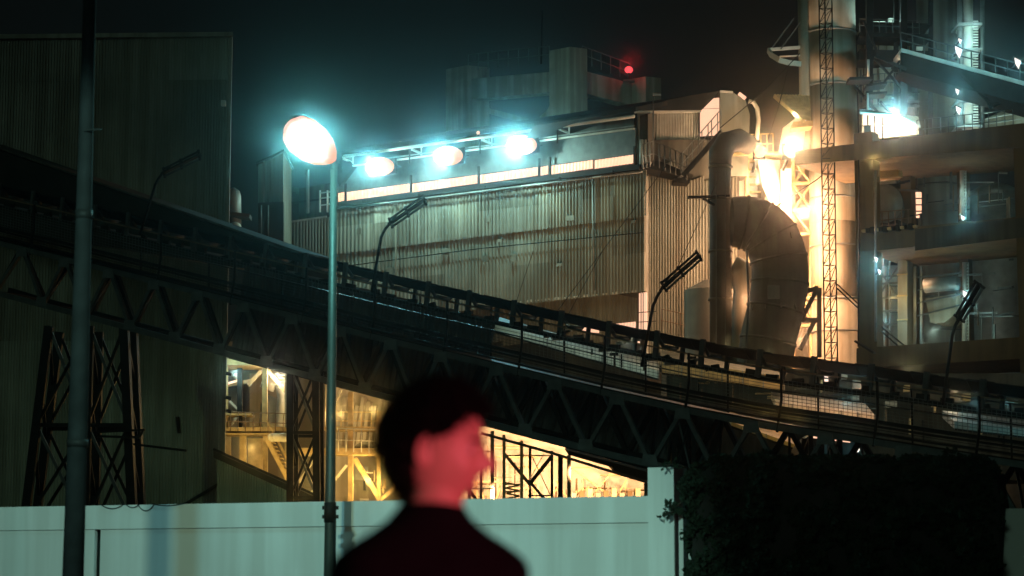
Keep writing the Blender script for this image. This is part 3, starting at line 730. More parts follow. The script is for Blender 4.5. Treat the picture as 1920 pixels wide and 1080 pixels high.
t2.add('cone_roof', g_tube([Vector((c.x, c.y, P(1330, 545, 93.2).z)), Vector((c.x, c.y, P(1330, 525, 93.2).z))], [1.05, .2], 36), 'duct')

t = T('elbow_duct', 'huge dark elbow duct bending over and running down in the bright gap', 'duct', P(1440, 700, 88))
pts = [(1372, 416), (1395, 417), (1422, 425), (1446, 448), (1460, 486), (1462, 530), (1454, 580), (1440, 640), (1430, 720)]
cur = [P(x, y, 88.5) for x, y in pts]; rr = [1.0, 1.08, 1.12, 1.15, 1.15, 1.15, 1.15, 1.13, 1.12]
def spline(p, n=6):
    o = []
    for i in range(len(p) - 1):
        a, b, c, d = p[max(i - 1, 0)], p[i], p[i + 1], p[min(i + 2, len(p) - 1)]
        for k in range(n):
            u = k / n; o.append(.5 * ((2 * b) + (c - a) * u + (2 * a - 5 * b + 4 * c - d) * u * u + (3 * b - a - 3 * c + d) * u ** 3))
    return o + [p[-1]]
fine = spline(cur); rf_ = spline([Vector((x, 0, 0)) for x in rr]); rf_ = [v.x for v in rf_]
full = g_tube(fine, rf_, 40, False)[0]
for i in range(len(cur) - 1):
    vv = full[i * 6 * 40:(i * 6 + 7) * 40]
    t.add('section', (vv, [(a * 40 + k, a * 40 + (k + 1) % 40, (a + 1) * 40 + (k + 1) % 40, (a + 1) * 40 + k) for a in range(6) for k in range(40)]), 'duct', smooth=True)
for i in (1, 2, 3, 4, 5, 6, 7):
    d = (cur[i + 1] - cur[i - 1]).normalized() * .05; t.tube('flange', [cur[i] - d, cur[i] + d], rr[i] + .05, 'duct', n=36)
for i in (3, 6):                                 # stiffener lugs and an inspection hatch
    for k in range(7): 
        a_ = -2.6 + k * .55; t.beam('lug', cur[i] + Vector((math.cos(a_) * rr[i], math.sin(a_) * rr[i], .12)), cur[i] + Vector((math.cos(a_) * rr[i] * 1.06, math.sin(a_) * rr[i] * 1.06, -.12)), .06, .06, 'duct')
t.slab('hatch', [P(1440, 560, 87.3), P(1462, 560, 87.3), P(1462, 535, 87.3), P(1440, 535, 87.3)], Vector((0, .12, 0)), 'clad')
t.tube('drain_pipe', [P(1400, 470, 87.2), P(1404, 560, 87.2), P(1396, 700, 87.2)], .05, 'steel', n=6)
# inner grey duct behind
t = T('bypass_duct', 'pale curved duct glimpsed behind the huge elbow duct', 'duct', P(1390, 700, 91))
t.tube('section', [P(1372, 500, 91), P(1392, 510, 91), P(1402, 545, 91), P(1398, 600, 91), P(1392, 720, 91)], [.5, .58, .6, .6, .6], 'tank', n=20)
t.beam('bracket', P(1372, 452, 91), P(1420, 452, 91), .2, .1, 'gold')
t.beam('bracket', P(1372, 462, 91), P(1416, 470, 91), .2, .06, 'gold')

# ================================================================ lit process tower behind the elbow duct
t = T('process_tower', 'peach-lit steel process tower with stacked ducts and crossed braces', 'tower', P(1450, 700, 97))
for x0, x1, ya, yb, Y, d in ((1370, 1398, 300, 380, 97, 2), (1396, 1420, 306, 372, 97, 2), (1418, 1450, 306, 345, 96.6, 2), (1436, 1462, 300, 395, 96, 2), (1464, 1484, 316, 430, 95.5, 1.4)):
    boxcol(t, 'duct_box', x0, x1, ya, yb, Y, d, 'pale')
t.add('duct_dome', g_sph(P(1384, 304, 97.5), .55, 14, (1, .7, .5)), 'pale', smooth=True)
t.slab('chute', [P(1420, 296, 95.8), P(1450, 300, 95.8), P(1484, 420, 95.8), P(1462, 424, 95.8), P(1430, 350, 95.8)], Vector((0, 1, 0)), 'pale')
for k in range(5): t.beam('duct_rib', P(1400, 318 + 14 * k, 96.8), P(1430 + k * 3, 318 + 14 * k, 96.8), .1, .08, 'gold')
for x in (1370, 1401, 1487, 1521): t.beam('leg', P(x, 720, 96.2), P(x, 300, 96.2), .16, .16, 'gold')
for a, b in (((1487, 300), (1521, 345)), ((1521, 345), (1487, 395)), ((1487, 395), (1521, 440)), ((1521, 300), (1487, 345)), ((1487, 345), (1521, 395)), ((1487, 560), (1530, 610)), ((1530, 560), (1487, 610))):
    t.beam('brace', P(*a, 96), P(*b, 96), .08, .08, 'gold')
for y in (345, 395, 440, 560, 612): t.beam('cross_beam', P(1484, y, 96), P(1530, y - 3, 96), .12, .12, 'gold')
t.slab('back_wall', [P(1368, 720, 100), P(1540, 720, 100), P(1540, 285, 100), P(1368, 285, 100)], Vector((0, .4, 0)), 'tank')
t.slab('platform', [P(1366, 286, 95.5), P(1520, 283, 95.5), P(1520, 287, 95.5), P(1366, 291, 95.5)], Vector((0, 4, 0)), 'gold')
rails(t, [P(1404, 290, 95.4), P(1450, 288, 95.4)], .9, 'gold', .03, 4)
t.slab('chute_cover', [P(1402, 262, 96), P(1438, 278, 96), P(1425, 292, 96), P(1402, 290, 96)], Vector((0, 1.2, 0)), 'pale')
for (a, b) in (((1482, 640), (1530, 545)), ((1500, 655), (1528, 600)), ((1485, 600), (1540, 600)), ((1536, 670), (1536, 540)), ((1504, 548), (1534, 540))):
    t.beam('strut', P(*a, 89.5), P(*b, 89.5), .18, .18, 'duct')
g_ = [g_beam(P(1490 + k * 4.5, 600 - k * 8, 94), P(1500 + k * 4.5, 602 - k * 8, 94), .3, .05) for k in range(9)] 
t.add('stair_flight', join(g_), 'gold')
for x, y, Y, pw in ((1408, 395, 92.8, 480), (1475, 372, 94.2, 700), (1500, 500, 93.8, 1500), (1507, 400, 94, 900), (1510, 580, 93.8, 500), (1425, 335, 94.6, 230), (1505, 640, 94, 300), (1398, 560, 89.8, 55), (1407, 490, 92.8, 420)):
    t.light(P(x, y, Y), pw, (1, .68, .42) if x < 1440 and y < 400 else PEACH, .2)
for k, (x, y, r, pw, lab) in enumerate(((1484, 281, .34, 2200, 'fierce warm floodlight glaring above the elbow duct'), (1425, 284, .26, 500, 'smaller round warm lamp left of the fierce floodlight'))):
    c = P(x, y, 92.5); l = T('floodlight', lab, 'floodlight', c, 'warm floodlights on the process tower')
    l.add('lens', g_sph(c, r, 14), 'lampE', smooth=True); l.beam('arm', c + Vector((0, .35, 0)), c + Vector((0, 3, -.3)), .1, .1, 'dark')
    l.add('housing', g_box((c.x, c.y + .45, c.z), (r * 2, .2, r * 2)), 'dark')
    l.light(c + Vector((0, -.5, 0)), pw, (1, .56, .28), .3, 60, CAM, .7)

# ================================================================ chimney stack
SX = 96
t = T('chimney_stack', 'tall thick banded chimney stack with a slimmer pipe on its left side', 'chimney', P(1562, 720, SX))
c = P(1563, 300, SX); rS = 47 / F * SX
zs = [P(1563, y, SX).z for y in (720, 560, 420, 300, 165, 65, -60)]
for i, (a, b) in enumerate(zip([0] + zs[1:-1], zs[1:])):
    t.tube('shell_section', [Vector((c.x, c.y, a)), Vector((c.x, c.y, b))], rS - .0 * (i % 2), 'tank' if i != 2 else 'tank', n=40)
for y in (165, 65, 300, 465, 565, 376, 625):
    z = P(1563, y, SX).z; t.tube('band', [Vector((c.x, c.y, z)), Vector((c.x, c.y, z + .07))], rS + .04, 'grey', n=40)
p = P(1509, 200, SX - .3); t.tube('side_pipe', [Vector((p.x, p.y, P(1509, 300, SX).z)), Vector((p.x, p.y, P(1509, -60, SX).z))], .24, 'tank', n=16)
# ring platform at left
pc = P(1505, 112, SX); ring = [P(1441, 94, SX - .6), P(1446, 103, SX - 1), P(1462, 113, SX - 1.4), P(1480, 118, SX - 1.5), P(1502, 120, SX - 1.5)]
t.add('ring_platform', join([g_beam(a, b, .12, .22) for a, b in zip(ring[:-1], ring[1:])]), 'pale')
t.beam('platform_beam', P(1441, 93, SX - .6), P(1502, 89, SX - .4), .1, .14, 'pale')
t.beam('platform_beam', P(1462, 106, SX - .6), P(1502, 104, SX - .4), .06, .06, 'pale')
for a in ((1446, 92), (1464, 92)): t.beam('hanger', P(*a, SX - .6), P(a[0] + 42, 35, SX - .4), .05, .05, 'steel')
# lattice mast
MX = 88.5
t = T('lattice_mast', 'thin lattice mast in front of the chimney stack', 'mast', P(1557, 720, MX))
L = []
for xt, xb_, dy in ((1535, 1547, 0), (1548, 1562, .35), (1559, 1571, 0)):
    p = P(xb_, 700, MX); q = P(xt, -40, MX); p.y += dy; q.y += dy; L.append((p, q)); t.tube('chord', [p, q], .03, 'dark', n=5)
for (a, b) in ((0, 1), (1, 2), (0, 2)):
    gsx = []
    for k in range(26):
        u0, u1 = k / 26, (k + 1) / 26
        gsx.append(g_beam(L[a][0].lerp(L[a][1], u0), L[b][0].lerp(L[b][1], u1), .025, .025)); gsx.append(g_beam(L[a][0].lerp(L[a][1], u1), L[b][0].lerp(L[b][1], u1), .025, .025))
    t.add('lacing', join(gsx), 'dark')
for dx in (0, 8):
    w_ = T('guy_wire', ('upper' if dx == 0 else 'lower') + ' of two guy wires falling right from the lattice mast', 'wire', P(1660, 655, MX - .5), 'mast guy wires')
    w_.tube('wire', [P(1570 , 533 + dx, MX), P(1620, 580 + dx, MX - .3), P(1660, 620 + dx, MX - .5), P(1705, 655 + dx * 1.5, MX - .6)], .03, 'dark', n=5)

# canopy by the stack
t = T('canopy', 'yellow-lit ribbed canopy roof projecting left of the chimney stack', 'canopy', P(1490, 240, 94))
a, b, c_, d = P(1451, 175, 94), P(1518, 176, 94), P(1520, 226, 91.0), P(1514, 232, 91.2)
cb = [P(1452, 176, 94.5), P(1519, 178, 94.5), P(1521, 226, 92.5), P(1507, 223, 92.5)]
t.corr('roof_sheet', cb[0], cb[1], cb[2], cb[3], 12, .04, Vector((0, 0, -1)), 'gold')
for k in (0, .45, .85): t.beam('purlin', cb[0].lerp(cb[3], k) - UP * .1, cb[1].lerp(cb[2], k) - UP * .1, .1, .12, 'gold')
t.beam('rafter', cb[0] - UP * .1, cb[3] - UP * .1, .1, .16, 'gold')
t.slab('side_sheet', [P(1468, 240, 95), P(1500, 215, 95), P(1512, 225, 95), P(1505, 285, 95), P(1460, 285, 95)], Vector((0, .1, 0)), 'pale')
t.slab('deck', [P(1488, 228, 93), P(1524, 226, 93), P(1524, 236, 93), P(1485, 240, 93)], Vector((0, 1, 0)), 'gold')
t.light(P(1490, 215, 93), 120, (1, .8, .35), .1)

# ================================================================ concrete frame building
CF = Plane(P(1605, 400, 88).xy, math.pi - R(57)); cn, cu = CF.n, CF.u
def cf(x, y, o=0): return CF.hit(x, y, o)
def fl(x, ya, sl): return ya + sl * (x - 1605)
t = T('concrete_building', 'open concrete frame building with heavy floor beams at the right edge', 'building', P(1700, 1000, 86))
def fbeam(name, x0, x1, yt0, yt1, yb0, yb1, depth=5.0, o=0, m='concy'):
    return t.slab(name, [cf(x0, yb0, o), cf(x1, yb1, o), cf(x1, yt1, o), cf(x0, yt0, o)], -cn * depth, m)
def fcol(x0, x1, o=0, ztop=250, m='concy', w=.7, zb=None):
    a, b = cf(x0, 400, o), cf(x1, 400, o); z = cf(x0, ztop, o).z; zb = zb or 0
    return t.slab('column', [Vector((a.x, a.y, zb)), Vector((b.x, b.y, zb)), Vector((b.x, b.y, z)), Vector((a.x, a.y, z))], -cn * w, m)
fbeam('floor_beam', 1490, 2000, 283, 221, 309, 255 + 14, 5, .1)
fbeam('floor_beam', 1612, 2000, 435, 398, 472, 436, 5, .06)
fbeam('floor_beam', 1606, 2000, 653, 626, 690, 668, 5, .06)
fcol(1604, 1638); fcol(1904, 1940)
fcol(1690, 1709, -4.2, 300, w=.5); fcol(1796, 1812, -4.2, 300, w=.5); fcol(1640, 1655, -5.5, 300, w=.4, m='conc')
for x0, x1, ya in ((1625, 1685, 335), ):
    t.slab('ochre_beam', [cf(x0, ya, -1.6), cf(x1, ya - 5, -1.6), cf(x1, ya - 17, -1.6), cf(x0, ya - 13, -1.6)], -cn * .4, 'gold')
# rubble-like trim on the middle beam
for k in range(13):
    x = 1618 + k * 8; t.beam('debris', cf(x, 434 - k * .7, .1), cf(x + 6, 433 - k * .7, .1), .3, .10 + .08 * (k % 3), 'dark' if k % 3 else 'gold')
t.slab('dark_lintel', [cf(1716, 470, .1), cf(1920, 445, .1), cf(1920, 408, .1), cf(1716, 430, .1)], cn * .02, 'cladk')
t.beam('ledge', cf(1605, 640, .3), cf(1640, 662, .3), .3, .08, 'dark')
# upper floors behind
dr = T('mill_drum', 'grey ribbed drum lying between the ochre columns of the concrete frame', 'drum', cf(1655, 430, -2))
c = cf(1655, 385, -2.6); axd = (cn * .9 + cu * .35).normalized()
dr.tube('shell', [c + axd * .4, c - axd * 3], .84, 'grey', n=40)
for k in range(4): dr.tube('ring', [c + axd * (.38 - k * .5), c + axd * (.30 - k * .5)], .87, 'steel', n=40)
dr.add('end_dish', g_sph(c + axd * .36, .8, 24, (1, .35, 1)), 'grey', smooth=True)
dr.slab('cradle', [cf(1630, 424, -1.6), cf(1682, 420, -1.6), cf(1682, 412, -1.6), cf(1664, 418, -1.6), cf(1640, 418, -1.6), cf(1630, 405, -1.6)], -cn * 1, 'dark')
dr.beam('pipe', cf(1628, 345, -1.8), cf(1680, 341, -1.8), .12, .1, 'grey')
t.light(cf(1640, 300, 3.6), 60, SOD, .2); 
wn = T('lit_window', 'narrow lit window with white bars between the frame columns', 'window', cf(1718, 408, -5))
for k in range(3):
    wn.slab('pane', [cf(1711 + k * 5.4, 408, -4.9), cf(1715.4 + k * 5.4, 408, -4.9), cf(1715.4 + k * 5.4, 360, -4.9), cf(1711 + k * 5.4, 360, -4.9)], -cn * .1, 'stripE')
for y in (372, 384, 396): wn.beam('bar', cf(1709, y, -4.85), cf(1729, y, -4.85), .03, .05, 'dark')

# silos behind the frame
def silo(name, label, x0, x1, ytop, Y, m, ybot=None, grp='silos behind the concrete frame', dome=0, bands=()):
    t = T(name, label, 'silo', P((x0 + x1) / 2, 1040, Y), grp)
    c = P((x0 + x1) / 2, (ytop + 600) / 2, Y); r = (x1 - x0) / 2 / F * Y; z1 = P((x0 + x1) / 2, ytop, Y).z
    z0 = 0 if ybot is None else P(x0, ybot, Y).z
    t.tube('shell', [Vector((c.x, c.y, z0)), Vector((c.x, c.y, z1))], r, m, n=40)
    if dome: t.add('dome', g_tube([Vector((c.x, c.y, z1 + dome * k)) for k in (0, .4, .75, 1)], [r, r * .85, r * .5, .1], 40), m, smooth=True)
    for y in bands:
        z = P(x0, y, Y).z; t.tube('band', [Vector((c.x, c.y, z)), Vector((c.x, c.y, z + .06))], r + .04, 'steel', n=40)
    return t
silo('silo', 'dim grey silo in the middle bay of the concrete frame', 1722, 1802, 262, 104, 'tankd', bands=(350, 560))
silo('silo', 'pale dome-topped silo at the right bay of the concrete frame', 1812, 1925, 372, 106, 'grey', dome=.8, bands=(470, 600))
silo('silo', 'tall grey silo rising above the frame roof behind the sloping bridge', 1724, 1802, -60, 101, 'tankd', ybot=262, grp='tall silos above the frame roof', bands=(120,))
silo('silo', 'lower grey silo directly right of the chimney stack', 1612, 1700, 60, 103, 'tank', ybot=262, grp='tall silos above the frame roof', bands=(165, 210))
silo('silo', 'slender silo at the left bay of the concrete frame', 1655, 1690, 500, 101, 'grey', bands=(540, 590))
t = T('pale_column_duct', 'yellow-lit square duct standing inside the lower bay of the frame', 'duct', cf(1690, 680, -3))
t.slab('shaft', [cf(1683, 660, -3), cf(1701, 658, -3), cf(1701, 490, -3), cf(1683, 480, -3)], -cn * .6, 'tank')
for y in (515, 555, 600): t.beam('joint', cf(1682, y, -2.95), cf(1702, y - 1, -2.95), .05, .05, 'gold')
t.light(cf(1672, 560, -2.0), 38, (1, .68, .25), .1)
# service pipes with ladder rungs
for (x, ya, yb, lab) in ((1804, 320, 412, 'lit vertical pipe with ladder rungs in the upper bay of the frame'), (1809, 492, 640, 'lit vertical pipe with ladder rungs in the lower bay of the frame')):
    t = T('ladder_pipe', lab, 'pipe', cf(x, yb, -3), 'pipes with ladders in the frame')
    t.tube('pipe', [cf(x, yb, -3), cf(x, ya, -3)], .1, 'pale'); t.tube('ladder_rail', [cf(x + 7, yb, -3), cf(x + 7, ya, -3)], .025, 'pale', n=4)
    t.add('rungs', join([g_beam(cf(x + 2, ya + 5 + k * 6, -3), cf(x + 8, ya + 5 + k * 6, -3), .04, .04) for k in range(int((yb - ya) / 6))]), 'pale')
    t.light(cf(x + 6, (ya + yb) / 2, -2.2), 22, (.6, 1, .95), .1)
# clutter in the lower bay
t = T('pipe_rack', 'cluttered pipe rack and hopper inside the lower bay of the frame', 'pipe rack', cf(1750, 660, -3))
for x, ya, yb, w in ((1645, 480, 650, .1), (1658, 500, 650, .16), (1668, 490, 650, .06), (1716, 500, 650, .12), (1728, 500, 650, .1)): t.beam('pipe', cf(x, yb, -3.5), cf(x, ya, -3.5), w, w, 'grey')
for k, y in enumerate((520, 533, 560, 585, 610)): t.beam('strut', cf(1640, y, -3.4), cf(1684, y - 3, -3.4), .06, .08, 'steel')
t.slab('hopper', [cf(1735, 560, -2.5), cf(1795, 552, -2.5), cf(1790, 590, -2.5), cf(1770, 605, -2.5), cf(1745, 605, -2.5)], -cn * 1.5, 'tank')
t.tube('drum', [cf(1735, 536, -2.6), cf(1796, 530, -2.6)], .3, 'grey', n=18)
for k in range(4): t.beam('rack_rail', cf(1720, 520 + k * 24, -2.4), cf(1800, 512 + k * 20, -2.4), .05, .06, 'steel')
t.light(cf(1660, 600, -2), 25, CYAN, .1); t.light(cf(1750, 620, -1.5), 30, (.7, 1, .8), .1)
for a, b in (((1645, 500), (1684, 560)), ((1684, 500), (1645, 560)), ((1645, 590), (1684, 645))): t.beam('brace', cf(*a, -3.3), cf(*b, -3.3), .06, .06, 'steel')

# sloping bridge at upper right
t = T('pipe_bridge', 'dark covered bridge sloping down to the right behind the silos above the roof', 'bridge', P(1780, 160, 92))
t.slab('side_panel', [P(1690, 128, 93), P(1960, 198, 89), P(1960, 172, 89), P(1690, 98, 93)], Vector((0, .3, 0)), 'dark')
t.slab('top_deck', [P(1690, 97, 93), P(1960, 171, 89), P(1960, 163, 89), P(1690, 90, 93)], Vector((0, 2, 0)), 'pale')
t.slab('bottom_deck', [P(1690, 128, 93), P(1960, 198, 89), P(1960, 206, 89), P(1690, 134, 93)], Vector((0, 2, 0)), 'dark')
rails(t, [P(1690, 90, 93), P(1960, 163, 89)], .7, 'steel', .03, 12)
for a, b in (((1800, 140), (1862, 200)), ((1862, 200), (1900, 180)), ((1858, 205), (1838, 160)), ((1700, 130), (1640, 105))): t.beam('brace', P(*a, 91), P(*b, 91), .12, .12, 'dark')
t = T('steel_headframe', 'dark steel headframe with cross braces joining the stack and the silos', 'steel frame', P(1655, 262, 94))
for y0, y1, m in ((60, 68, 'dark'), (92, 112, 'dark'), (40, 44, 'dark')):
    t.slab('beam', [P(1612, y1, 95), P(1745, y1 + 4, 95), P(1745, y0 + 4, 95), P(1612, y0, 95)], Vector((0, 1.5, 0)), m)
for x in (1694, 1630): t.beam('column', P(x, 262, 94.5), P(x, -20, 94.5), .28, .28, 'dark')
for x in (1680, 1745): t.beam('column', P(x, 262, 96), P(x, -20, 96), .2, .2, 'dark')
for a, b in (((1640, 110), (1690, 165)), ((1690, 110), (1650, 165)), ((1590, 148), (1650, 215)), ((1650, 190), (1680, 222)), ((1620, 40), (1650, 110))): t.beam('brace', P(*a, 94.3), P(*b, 94.3), .1, .1, 'dark')
t.beam('platform', P(1590, 152, 93), P(1632, 151, 93), 1, .12, 'dark'); t.beam('platform', P(1622, 165, 93), P(1660, 160, 93), 1, .1, 'dark'); t.beam('platform', P(1622, 180, 93.5), P(1660, 178, 93.5), 1, .1, 'dark')
t.tube('pipe', [P(1627, 262, 93), P(1627, 175, 93)], .05, 'pale'); t.tube('pipe', [P(1628, 145, 94), P(1628, 112, 94)], .06, 'pale')
t.slab('lit_panel', [P(1632, 58, 97), P(1660, 56, 97), P(1660, 40, 97), P(1632, 40, 97)], Vector((0, .2, 0)), 'pale'); t.slab('lit_panel', [P(1666, 50, 97), P(1676, 50, 97), P(1676, 34, 97), P(1666, 34, 97)], Vector((0, .2, 0)), 'pale')
t.light(P(1655, 46, 96), 130, (.6, 1, .95), .1)

# blazing platform canopy above the frame roof
t = T('lit_platform', 'blazing white-lit loading platform under a flat roof on top of the frame', 'platform', P(1670, 265, 91))
t.slab('back_wall', [P(1618, 262, 92), P(1722, 252, 92), P(1722, 225, 92), P(1690, 214, 92), P(1618, 214, 92)], Vector((0, .3, 0)), 'pale')
t.slab('roof', [P(1612, 214, 89.6), P(1690, 222, 89.6), P(1726, 240, 89.6), P(1722, 222, 93), P(1612, 208, 93)], UP * .08, 'pale')
for x in (1627, 1640, 1655): t.beam('post', P(x, 262, 90.5), P(x, 216, 90.5), .06, .06, 'dark')
for y in (236, 250): t.beam('rail_bar', P(1616, y, 90.2), P(1720, y - 6, 90.2), .03, .03, 'steel')
t.add('junction_box', g_box(tuple(P(1626, 243, 89.8)), (.28, .2, .34)), 'dark')
for x, y, pw in ((1640, 232, 170), (1680, 234, 300), (1705, 240, 200)): t.light(P(x, y, 90.7), pw, (1, .72, .5), .15)
t.light(P(1676, 208, 89.3), 650, CYAN, .15)

# vertical service tower at the far right
t = T('service_tower', 'white-lit service tower of pipes, ladders and landings beside the tall silo', 'tower', P(1815, 262, 99))
for x, w, m in ((1800, .14, 'grey'), (1815, .22, 'pale'), (1822, .06, 'pale'), (1842, .1, 'steel')): t.tube('pipe', [P(x, 262, 98), P(x, -30, 98)], w, m)
for k in range(5): t.slab('landing', [P(1796, 42 + 48 * k, 97.5), P(1842, 42 + 48 * k, 97.5), P(1842, 46 + 48 * k, 97.5), P(1796, 46 + 48 * k, 97.5)], Vector((0, 1.6, 0)), 'grey')
for x0, x1, ya, yb in ((1794, 1808, 44, 62), (1796, 1808, 64, 80), (1800, 1814, 155, 175)): t.slab('panel', [P(x0, yb, 98.4), P(x1, yb, 98.4), P(x1, ya, 98.4), P(x0, ya, 98.4)], Vector((0, .2, 0)), 'pale')
t.add('rungs', join([g_beam(P(1824, 40 + k * 5, 97.6), P(1834, 40 + k * 5, 97.6), .05, .05) for k in range(42)]), 'pale')
for y in (50, 80, 130, 180, 220): t.light(P(1822, y, 96.6), 45, (.55, 1, .95), .1)
t = T('arched_hatch', 'small arched pale hatch on the tall silo', 'hatch', P(1725, 95, 98.8))
t.slab('door', [P(1719, 94, 99), P(1730, 94, 99), P(1731, 75, 99), P(1728, 67, 99), P(1724, 64, 99), P(1720, 68, 99)], Vector((0, .2, 0)), 'pale')
# slanted lamps
lamps = [(1797, 96, 22, 'slanted lamp on the service tower, lower one of the pair above the bridge'), (1800, 76, 10, 'slanted lamp on the service tower, topmost of all'), (1795, 171, 12, 'slanted lamp below the sloping bridge, upper one of two'), (1797, 206, 16, 'slanted lamp below the sloping bridge, lower one of two'), (1908, 117, 20, 'slanted lamp on the sky side at the far right edge'), (1805, 408, 10, 'small bright lamp on the ladder pipe above the middle floor beam'), (1810, 552, 16, 'small bright lamp beside the tip of the rightmost bent-pole lamp'), (1643, 486, 11, 'small lamp under the middle floor beam, upper of the pair near the left column'), (1649, 509, 10, 'small lamp under the middle floor beam, lower of the pair near the left column')]
for x, y, h, lab in lamps:
    Y = 87 if y < 300 else 86
    if x > 1900: Y = 84
    l = T('wall_lamp', lab, 'lamp', P(x, y, Y), 'small slanted lamps on the plant at right')
    h = h * Y / F / 2 * .95; c = P(x, y, Y)
    l.slab('lens', [c + Vector((-h * .55, 0, h * 1.0)), c + Vector((-h * .4, 0, -h * .2)), c + Vector((h * .2, 0, -h * 1.3)), c + Vector((h * .7, 0, h * .3))], Vector((0, .06, 0)), 'blueE')
    l.slab('shade', [c + Vector((-h * .7, -.05, h * 1.1)), c + Vector((h * .8, -.05, h * .35)), c + Vector((h * .8, -.05, h * .5)), c + Vector((-h * .7, -.05, h * 1.3))], Vector((0, .3, 0)), 'dark')
    l.beam('arm', c + Vector((0, .1, 0)), c + Vector((0, .9, 0)), .04, .04, 'dark')
    l.light(c + Vector((0, -.35, -.1)), 90 * (h / .2) if y < 300 else 75, CYAN, .06, 50, CAM, .8); l.light(c + Vector((0, .2, -.4)), 9, CYAN, .06)
# sloping roof heap at right
t = T('conical_roof', 'broad low conical roof rising at the right edge behind the frame top', 'roof', P(1900, 262, 102))
c = P(1925, 240, 104); t.add('cone', g_tube([c - UP * .8, c, c + UP * .95, c + UP * 1.2], [3.0, 2.9, .9, .2], 40), 'tank', smooth=True)
for k in range(3): t.beam('rail', P(1812, 238 - k * 9, 100), P(1925, 222 - k * 12, 99), .03, .03, 'grey')
t.light(P(1862, 190, 99), 130, (.7, 1, .85), .15)
for a, b in (((1846, 160), (1858, 200)), ((1870, 165), (1858, 200)), ((1858, 200), (1858, 175))): t.beam('strut', P(*a, 98), P(*b, 98), .1, .1, 'steel')

# plant clutter on the frame and head frame
rc = random.Random(33)
t = T('pipework', 'jumble of thin pipes and cable runs on the head frame right of the chimney stack', 'pipework', P(1700, 262, 96))
for k in range(46):
    x = rc.uniform(1612, 1722); y = rc.uniform(34, 212); v = rc.random() < .55; w = rc.choice((.04, .06, .1))
    if v: t.beam('pipe', P(x, y, 96.5), P(x + rc.uniform(-2, 2), y + rc.uniform(15, 70), 96.5), w, w, ('steel', 'grey', 'dark', 'rail')[k % 4])
    else: t.beam('pipe', P(x, y, 96), P(min(1724, x + rc.uniform(12, 60)), y + rc.uniform(-4, 4), 96), w, w, ('steel', 'dark', 'grey')[k % 3])
rails(t, [P(1618, 166, 95), P(1690, 160, 95)], .6, 'steel', .02, 7)
rails(t, [P(1612, 60, 94.8), P(1724, 64, 94.8)], .6, 'steel', .02, 9)
t = T('pipework', 'thin conduits and braces hanging in the bays of the concrete frame', 'pipework', cf(1760, 660, -3.5))
for k in range(50):
    x = rc.uniform(1642, 1895); up = rc.random() < .45; y = rc.uniform(322, 400) if up else rc.uniform(500, 630); w = rc.choice((.035, .05, .08))
    y2 = (lambda q: q - .1 * (x - 1760))
    if rc.random() < .5: t.beam('conduit', cf(x, y2(y), -3.6), cf(x, y2(y) + rc.uniform(12, 60), -3.6), w, w, ('steel', 'grey', 'rail')[k % 3])
    else: t.beam('conduit', cf(x, y2(y), -3.8), cf(min(1900, x + rc.uniform(15, 70)), y2(y) + rc.uniform(-8, 2), -3.8), w, w, ('steel', 'dark', 'grey')[k % 3])
rails(t, [cf(1642, 430, -.6), cf(1716, 424, -.6)], .7, 'rail', .02, 6)
rails(t, [cf(1720, 262, -.3), cf(1900, 243, -.3)], .8, 'steel', .02, 12)
t.tube('downpipe', [cf(1642, 640, .25), cf(1642, 320, .25)], .05, 'grey', n=6)
t.tube('cable', [cf(1610, 300, .3), cf(1611, 470, .3), cf(1609, 650, .3)], .03, 'dark', n=5)
for a, b, m_ in (((1420, 410), (1640, 250), 'dark'), ((1500, 100), (1350, 240), 'dark'), ((1480, 120), (1440, 262), 'dark')):
    w_ = T('cable', 'thin cable strung from the chimney stack platform ' + ('down over the elbow duct' if a[0] == 1420 else 'to the head house roof' if a[0] == 1500 else 'to the walkway'), 'cable', P(*b, 93))
    w_.tube('wire', [P(*a, 93), P((a[0] + b[0]) / 2, (a[1] + b[1]) / 2 + 8, 93), P(*b, 93)], .02, m_, n=4)

# ================================================================ golden yard under the gantry (left)
t = T('kiln_yard_building', 'golden-lit open steel hall with platforms seen under the gantry left of the lamp pole', 'industrial hall', P(560, 1000, 88))
def yb(name, x0, x1, ya, yb_, Y, d, m, **k): return boxcol(t, name, x0, x1, ya, yb_, Y, d, m)
yb('back_wall', 400, 770, 640, 960, 93, .4, 'conc')
yb('wall_panel', 468, 493, 700, 800, 91.6, .3, 'tank'); yb('wall_panel', 500, 538, 690, 800, 91.8, .3, 'tank')
yb('wall_panel', 465, 492, 822, 900, 91, .3, 'gold'); yb('wall_panel', 418, 432, 812, 862, 90, .3, 'gold')
yb('roof_edge', 418, 745, 672, 684, 86, 2, 'gold')
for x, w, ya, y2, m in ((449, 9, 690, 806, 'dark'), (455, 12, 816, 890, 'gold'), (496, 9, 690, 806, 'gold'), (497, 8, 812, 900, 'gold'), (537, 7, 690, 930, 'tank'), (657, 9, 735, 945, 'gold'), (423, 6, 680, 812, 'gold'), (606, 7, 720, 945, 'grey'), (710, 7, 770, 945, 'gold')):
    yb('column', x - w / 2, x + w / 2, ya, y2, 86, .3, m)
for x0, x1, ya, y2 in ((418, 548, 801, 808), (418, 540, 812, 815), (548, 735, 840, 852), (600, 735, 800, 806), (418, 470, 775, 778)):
    yb('floor_beam', x0, x1, ya, y2, 85.6, 1.2, 'gold')
